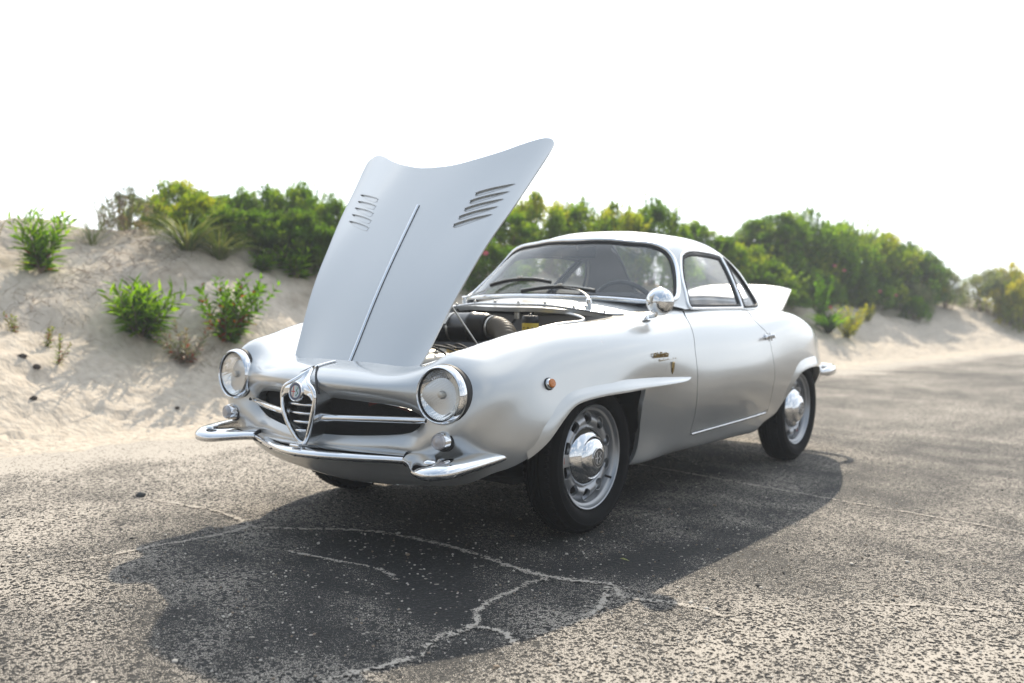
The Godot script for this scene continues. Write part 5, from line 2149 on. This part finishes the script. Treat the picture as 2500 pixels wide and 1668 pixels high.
func build_plants() -> void:
	M.twig = plain(Color(.17, .125, .085), .85)
	M.leaf_green = leaf_material(Color(1.1, 1.25, .30))
	M.leaf_dark = leaf_material(Color(1.05, 1.2, .30))
	M.leaf_yellow = leaf_material(Color(1.25, 1.25, .30))
	M.leaf_gold = leaf_material(Color(1.25, 1.2, .26))
	M.leaf_pale = leaf_material(Color(1.0, 1.05, .6))
	M.leaf_grey = leaf_material(Color(.85, .9, .5))
	M.blade = leaf_material(Color(1.35, 1.5, .34), .42)
	var green := [Color(0.161, 0.231, 0.099), Color(0.218, 0.283, 0.120), Color(0.129, 0.186, 0.092), Color(0.290, 0.321, 0.142)]
	var dark := [Color(0.112, 0.172, 0.077), Color(0.145, 0.208, 0.088), Color(0.097, 0.141, 0.074), Color(0.209, 0.246, 0.109)]
	var yellow := [Color(0.206, 0.292, 0.120), Color(0.283, 0.350, 0.120), Color(0.155, 0.249, 0.109), Color(0.348, 0.366, 0.132)]
	var gold := [Color(0.340, 0.375, 0.086), Color(0.442, 0.432, 0.086), Color(0.204, 0.281, 0.086)]
	var pale := [Color(0.271, 0.286, 0.209), Color(0.329, 0.313, 0.250), Color(0.212, 0.251, 0.157)]
	var grey := [Color(0.209, 0.224, 0.171), Color(0.273, 0.232, 0.198), Color(0.167, 0.193, 0.113), Color(0.314, 0.232, 0.228)]
	var kinds := {"green": [green, 64, 110, .074, .5], "dark": [dark, 66, 110, .070, .32], "yellow": [yellow, 62, 105, .076, .55], "gold": [gold, 58, 66, .085, .9], "pale": [pale, 66, 84, .06, .9], "grey": [grey, 40, 46, .08, .9]}
	var n := 1
	for name_ in kinds:
		var q: Array = kinds[name_]
		var list := []
		for k in (6 if name_ in ["green", "dark", "yellow"] else 2):
			var high := k * 2 >= (6 if name_ in ["green", "dark", "yellow"] else 2)
			list.append(bush(n, q[0], int(q[1] * (1.5 if high else 1.0)), q[2], q[3], q[4], 2.0 if high else 1.0))
			n += 1
		bush_kinds[name_] = list
	var shrubs := [
		[-5.67, -1.82, 0.32, 0.18, "grey", "sparse grey-green shrub at the left end of the shrubs on the dune crest"],
		[-6.58, -2.63, 0.36, 0.38, "yellow", "yellow-green shrub beside the sparse grey one on the dune crest"],
		[-6.92, -3.17, 0.52, 0.58, "yellow", "tallest yellow-tipped shrub left of the raised bonnet"],
		[-7.05, -3.70, 0.53, 0.55, "green", "mid green shrub right of the tallest yellow-tipped one"],
		[-7.01, -4.09, 0.51, 0.64, "green", "rounded green shrub in the middle of the left thicket skyline"],
		[-6.62, -4.26, 0.49, 0.66, "green", "dense green shrub with a bumpy top on the left skyline"],
		[-6.55, -4.65, 0.54, 0.77, "green", "highest pointed green shrub of the left thicket"],
		[-6.02, -4.66, 0.41, 0.62, "green", "green shrub touching the left edge of the raised bonnet"],
		[-5.48, -2.46, 0.32, 0.20, "yellow", "low yellowish shrub above the grey grass tuft on the dune"],
		[-5.12, -2.59, 0.40, 0.27, "dark", "dark green shrub at the foot of the left thicket"],
		[-5.01, -2.92, 0.41, 0.34, "dark", "dark shrub in the middle of the left thicket front"],
		[-4.78, -3.17, 0.40, 0.48, "dark", "dark shrub low against the left bonnet edge"],
		[-4.59, -3.32, 0.29, 0.45, "dark", "small dark shrub just left of the bonnet"],
		[-4.85, -2.95, 0.34, 0.17, "dark", "low dark shrub spilling over the sand at the thicket foot"],
		[-4.62, -3.20, 0.26, 0.24, "dark", "lowest dark shrub beside the bonnet above bare sand"],
		[-4.47, -5.89, 0.52, 0.64, "dark", "dark shrub with a pink flower between bonnet and windscreen"],
		[-4.92, -6.77, 0.56, 0.88, "green", "green shrub right of the raised bonnet"],
		[-5.12, -7.84, 0.70, 1.02, "yellow", "yellow-green shrub above the left end of the car roof"],
		[-4.91, -8.48, 0.73, 0.99, "green", "green shrub above the windscreen"],
		[-4.69, -9.10, 0.70, 1.03, "yellow", "golden shrub above the middle of the car roof"],
		[-4.47, -9.91, 0.78, 1.20, "green", "loose green shrub above the rear of the roof"],
		[-4.56, -11.45, 0.69, 1.13, "green", "thin green shrub in front of bright sky over the roof"],
		[-4.23, -11.84, 0.58, 1.05, "green", "small green shrub right of the thin one over the roof"],
		[-4.22, -12.74, 0.73, 0.85, "yellow", "yellowish shrub behind the back window"],
		[-4.40, -14.87, 0.98, 1.77, "green", "tallest shrub right of the car with an open branching top"],
		[-4.86, -14.70, 0.52, 1.60, "green", "thin side branch shrub left of the tallest right-hand one"],
		[-4.20, -16.04, 1.11, 1.59, "green", "broad green shrub right of the open branching one"],
		[-3.91, -17.20, 1.16, 1.55, "green", "green shrub midway down the right skyline"],
		[-3.61, -18.35, 1.12, 1.42, "yellow", "yellow-green shrub lower on the right skyline"],
		[-3.31, -19.49, 1.07, 1.28, "dark", "dark green shrub near the end of the right skyline"],
		[-3.12, -20.58, 0.77, 1.13, "dark", "last dark shrub of the right skyline"],
		[-3.86, -12.68, 0.84, 0.71, "green", "green shrub behind the driver side quarter window"],
		[-4.30, -14.40, 0.72, 0.89, "green", "bushy green shrub above the raised boot lid"],
		[-4.02, -15.56, 0.76, 0.89, "yellow", "pale shrub with pink flowers right of the boot lid"],
		[-3.68, -16.52, 0.74, 0.88, "dark", "dark shrub with pink flowers above bare sand"],
		[-3.42, -17.64, 0.67, 0.73, "dark", "low dark shrub above the small round bush"],
		[-3.73, -13.35, 0.59, 0.57, "dark", "dark low shrub behind the boot lid corner"],
		[-3.49, -14.49, 0.57, 0.57, "dark", "dark shrub right behind the tall green spires"],
		[-3.02, -20.21, 0.56, 0.91, "gold", "golden leggy shrub at the right end of the dark thicket"],
		[-2.69, -20.89, 0.57, 0.83, "pale", "pale feathery shrub between the golden ones"],
		[-2.01, -22.36, 0.90, 1.00, "pale", "grey-green feathery shrub near the right edge"],
		[-1.64, -23.03, 0.84, 1.16, "gold", "tall golden shrub at the right edge"],
		[-1.18, -22.10, 0.80, 1.10, "gold", "yellow shrub cut by the right edge of the view"],
		[-2.91, -18.80, 0.58, 0.70, "pale", "low pale shrub below the golden leggy one"],	]
	for k in shrubs.size():
		var b: Array = shrubs[k]
		place_bush(b[4], b[0], b[1], b[2], b[3], b[5], k * 2.17)
	# wild roses in flower
	var petal := leaf_material(Color(.9, .4, .6))
	var roses := [[-4.30, -5.55, 1.42, "bright pink rose on the dark shrub between bonnet and windscreen"], [-3.30, -14.9, 1.58, "pale pink rose on the pale shrub right of the boot lid"], [-3.18, -15.1, 1.50, "second pale pink rose just below the other on the pale shrub"], [-2.85, -16.3, 1.12, "pink rose low on the dark shrub above bare sand"], [-2.70, -16.9, 1.05, "pink rose on the low dark shrub near the round bush"], [-2.95, -13.7, .80, "faint pink rose beside the tall green spires"]]
	for q in roses:
		var s := Soup.new()
		var r := RandomNumberGenerator.new()
		r.seed = 5
		for k in 6:
			var a := TAU * k / 6
			add_leaf(s, Vector3.ZERO, Vector3(cos(a), .35, sin(a)).normalized(), Vector3.UP, .042, .040, Color(.55, .10, .22))
		var f := thing("rose", q[3], "flower", Vector3(q[0], q[2], q[1]), 0.0, "roses in flower on the shrubs")
		part("petals", s.mesh(), petal, f)
		part("heart", turned([Vector2(.010, 0), Vector2(.008, .008), Vector2(0, .010)], frame(Vector3(0, .004, 0), Vector3.UP, Vector3(0, 0, 1)), 10).mesh(), M.yellow, f)
		f.rotation = Vector3(.9, .6, 0)
	# the plants that stand alone on the sand
	var fresh := [Color(.17, .27, .045), Color(.22, .31, .05), Color(.13, .22, .04), Color(.26, .34, .06)]
	var dome := sprig(43, 46, .44, .19, fresh, .0, 1.05, .13)
	var post := sprig(44, 22, .50, .17, fresh, .05, .62, .13)
	var low_ := sprig(45, 26, .30, .15, fresh, .0, 1.0, .16)
	stand("sand_plant", "lush round plant of long green leaves alone on the sand slope", "plant", "leafy plants on the dune", -4.17, -1.04, dome[0], dome[1], M.blade)
	stand("sand_plant", "upright green plant near the dune crest at the far left", "plant", "leafy plants on the dune", -4.98, -.65, post[0], post[1], M.blade, 1.0, 1.0)
	var red := sprig(41, 24, .66, .14, [Color(.12, .21, .03), Color(.15, .25, .035), Color(.10, .17, .03)], .28, .95)
	stand("red_leaved_plant", "leafy fanned plant with red lower leaves above the right-hand headlight", "plant", "", -3.85, -1.60, red[0], red[1], M.blade, .86)
	stand("red_leaved_plant", "small sprawling plant at the left foot of the red-leaved one", "plant", "", -3.82, -1.22, sprig(42, 12, .32, .07, grey, .3, 1.2)[0], sprig(42, 12, .32, .07, grey, .3, 1.2)[1], M.leaf_grey)
	stand("sand_plant", "small green plant at the foot of the thicket beside the bonnet", "plant", "leafy plants on the dune", -4.54, -2.93, low_[0], low_[1], M.blade, 1.1, .4)
	stand("sand_plant", "tiny green plant left of the one beside the bonnet", "plant", "leafy plants on the dune", -4.68, -2.62, low_[0], low_[1], M.blade, .7, 2.4)
	var tuft_tones := [Color(.18, .21, .08), Color(.24, .23, .12), Color(.13, .18, .06)]
	var tuft := rosette(34, 130, .42, .011, tuft_tones, .55)
	stand("grass_tuft", "grey-green grass tuft below the tallest yellow-tipped shrub", "grass tuft", "", -4.93, -1.97, tuft, null, M.leaf_grey, 1.3)
	stand("grass_tuft", "second grass tuft, just right of the grey-green one", "grass tuft", "", -4.80, -2.22, tuft, null, M.leaf_grey, 1.05, 2.0)
	stand("grass_tuft", "thin grass tuft on the crest left of the sparse grey shrub", "grass tuft", "", -5.45, -1.35, rosette(35, 50, .5, .006, tuft_tones, .9), null, M.leaf_grey, .9)
	stand("grass_tuft", "few dry stalks standing against the sky on the crest", "grass tuft", "", -5.60, -1.55, rosette(36, 14, .62, .006, [Color(.22, .18, .11)], 1.0), null, M.leaf_grey)
	stand("grass_tuft", "dry stalks at the left edge of the crest", "grass tuft", "", -5.55, -.55, rosette(37, 12, .45, .006, [Color(.24, .19, .12)], 1.0), null, M.leaf_grey)
	for q in [[-4.40, -.16, "thin reddish sprout on the sand by the left edge"], [-4.20, -.30, "taller of two thin sprouts low on the left slope"], [-3.95, -.25, "lowest thin sprout on the left slope"]]:
		var sp := sprig(int(q[0] * -100), 3, .20, .05, [Color(.17, .22, .06), Color(.22, .18, .06)], .35, .6)
		stand("sprout", q[2], "plant", "thin sprouts on the left slope", q[0], q[1], sp[0], sp[1], M.blade)
	var spire := sprig(51, 7, .95, .13, [Color(.09, .18, .03), Color(.13, .22, .035)], .0, .28)
	stand("tall_spire_plant", "tall light green spire plant behind the rear wing", "plant", "", -2.86, -12.95, spire[0], spire[1], M.blade, 1.15)
	stand("tall_spire_plant", "broad light green plant at the foot of the tall spires", "plant", "", -2.66, -12.75, rosette(52, 70, .5, .04, fresh, .8), null, M.blade, 1.2)
	var low := sprig(53, 14, .5, .10, gold, .0, .8)
	stand("yellow_plant", "yellow-green plant right of the tall spires", "plant", "", -2.60, -13.75, low[0], low[1], M.leaf_gold, 1.1)
	stand("yellow_plant", "small yellow plant on the sand below the low dark shrubs", "plant", "", -2.72, -15.1, low[0], low[1], M.leaf_gold, .7, 1.2)
	stand("yellow_plant", "lowest yellow-green plant at the sand edge by the rear wing", "plant", "", -2.45, -13.1, low[0], low[1], M.leaf_gold, .8, 2.4)
	var ball := bush(61, fresh, 60, 70, .09, .05)
	var round := thing("round_bush", "small round bright green bush alone on the right sand slope", "shrub", Vector3(-2.61, dune_height(-2.61, -18.06) - .03, -18.06))
	part("crown", ball[0], M.blade, round)
	part("stems", ball[1], M.twig, round)
	round.scale = Vector3(.34, .52, .34)
	# dead stems and twigs lying on the sand
	var r := RandomNumberGenerator.new()
	r.seed = 71
	var heaps := [[-4.75, -.85, .55, "dry brown stems under the upright plant at the far left"], [-4.86, -1.20, .5, "dry bent twigs right of the upright plant at the far left"], [-4.95, -1.75, .5, "dead stems under the grey-green grass tuft"], [-3.78, -1.45, .4, "dry stems at the foot of the red-leaved plant"], [-4.55, -.35, .45, "dry stems on the left slope above the sprouts"], [-5.45, -1.72, .5, "tangle of bare twigs under the sparse grey shrub"]]
	for h in heaps:
		var s := Soup.new()
		for k in 70:
			var p := Vector3(r.randfn() * .16, 0, r.randfn() * .16)
			p.y = dune_height(h[0] + p.x, h[1] + p.z) - dune_height(h[0], h[1])
			var d := dir(r)
			d.y = absf(d.y) * .5
			var l: float = r.randf_range(.05, .20) * h[2] * 2.0
			s.add(tube(curve3([p, p + d * l * .5 + Vector3(0, .02, 0), p + d * l + dir(r) * .05], 2), [.0016, .0016, .0014, .0012, .001], 4))
		var o := part("twig_litter", s.mesh(), M.twig, null, Vector3(h[0], dune_height(h[0], h[1]), h[1]))
		o.set_meta("label", h[3])
		o.set_meta("kind", "stuff")
	# clods of dark wrack on the slope
	for h in [[-3.89, -.07, .028, "dark clod on the left slope, lower of two"], [-3.99, -.02, .032, "dark clod on the left slope, upper of two"], [-3.55, .12, .024, "dark clod near the foot of the slope at the left edge"], [-3.25, -.75, .018, "small dark clod low on the slope in front of the lush plant"]]:
		var o := part("clod", pebble(int(h[0] * -100), h[2]).mesh(), plain(Color(.05, .04, .032), .95), null, Vector3(h[0], dune_height(h[0], h[1]) + h[2] * .1, h[1]))
		tag(o, h[3], "clod", "dark clods on the sand")
	# what lies on the road
	var stone := part("pebble", pebble(5, .022).mesh(), plain(Color(.05, .055, .055), .7), null, Vector3(-1.22, .010, .785))
	tag(stone, "dark pebble lying on the tarmac ahead of the right front wheel", "pebble")
	var paper := Soup.new()
	add_leaf(paper, Vector3.ZERO, Vector3(1, .1, .15).normalized(), Vector3(.1, 1, -.5).normalized(), .05, .014, Color(.55, .52, .45))
	var dry := part("dry_leaf", paper.mesh(), M.leaf_grey, null, Vector3(1.0, .012, .27))
	tag(dry, "pale dry leaf on the tarmac in the shadow beside the front wheel", "leaf")
	# loose chippings and shell
	var mm := MultiMesh.new()
	mm.transform_format = MultiMesh.TRANSFORM_3D
	mm.use_colors = true
	mm.mesh = pebble(9, .0035).mesh()
	mm.instance_count = 5200
	for k in mm.instance_count:
		var p := Vector3(r.randf_range(-2.2, 3.0), 0, r.randf_range(-4.0, 2.6))
		if k % 2 == 0:
			p = Vector3(r.randf_range(-.6, 2.4), 0, r.randf_range(-.6, 2.2))
		var k2 := r.randf_range(.5, 1.4) * (2.0 if r.randf() < .04 else 1.0)
		mm.set_instance_transform(k, Transform3D(Basis(dir(r), r.randf() * TAU).scaled(Vector3(1, .6, 1) * k2), Vector3(p.x, .0045, p.z)))
		var g := r.randf()
		mm.set_instance_color(k, Color(.045, .045, .042) if g < .55 else (Color(.50, .46, .40) if g < .85 else Color(.22, .17, .12)))
	var chips := MultiMeshInstance3D.new()
	chips.name = "loose_chippings"
	chips.multimesh = mm
	var cm := plain(Color.WHITE, .8)
	cm.vertex_color_use_as_albedo = true
	chips.material_override = cm
	add_child(chips)
	chips.set_meta("kind", "stuff")
	chips.set_meta("label", "loose chippings and shell bits strewn over the tarmac")
	chips.set_meta("category", "chippings")


func pebble(seed_: int, size: float) -> Soup:
	var r := RandomNumberGenerator.new()
	r.seed = seed_
	var s := Soup.new()
	var f := FastNoiseLite.new()
	f.seed = seed_
	f.frequency = .9
	for i in 7:
		for j in 11:
			var a := PI * i / 6.0
			var b := TAU * j / 10.0
			var d := Vector3(sin(a) * cos(b), cos(a) * .6, sin(a) * sin(b))
			var q := d * size * (1.0 + .55 * f.get_noise_3dv(d * 1.3))
			s.vert(q, d.normalized())
	for i in 6:
		for j in 10:
			var k := i * 11 + j
			s.quad(k, k + 1, k + 12, k + 11)
	return s
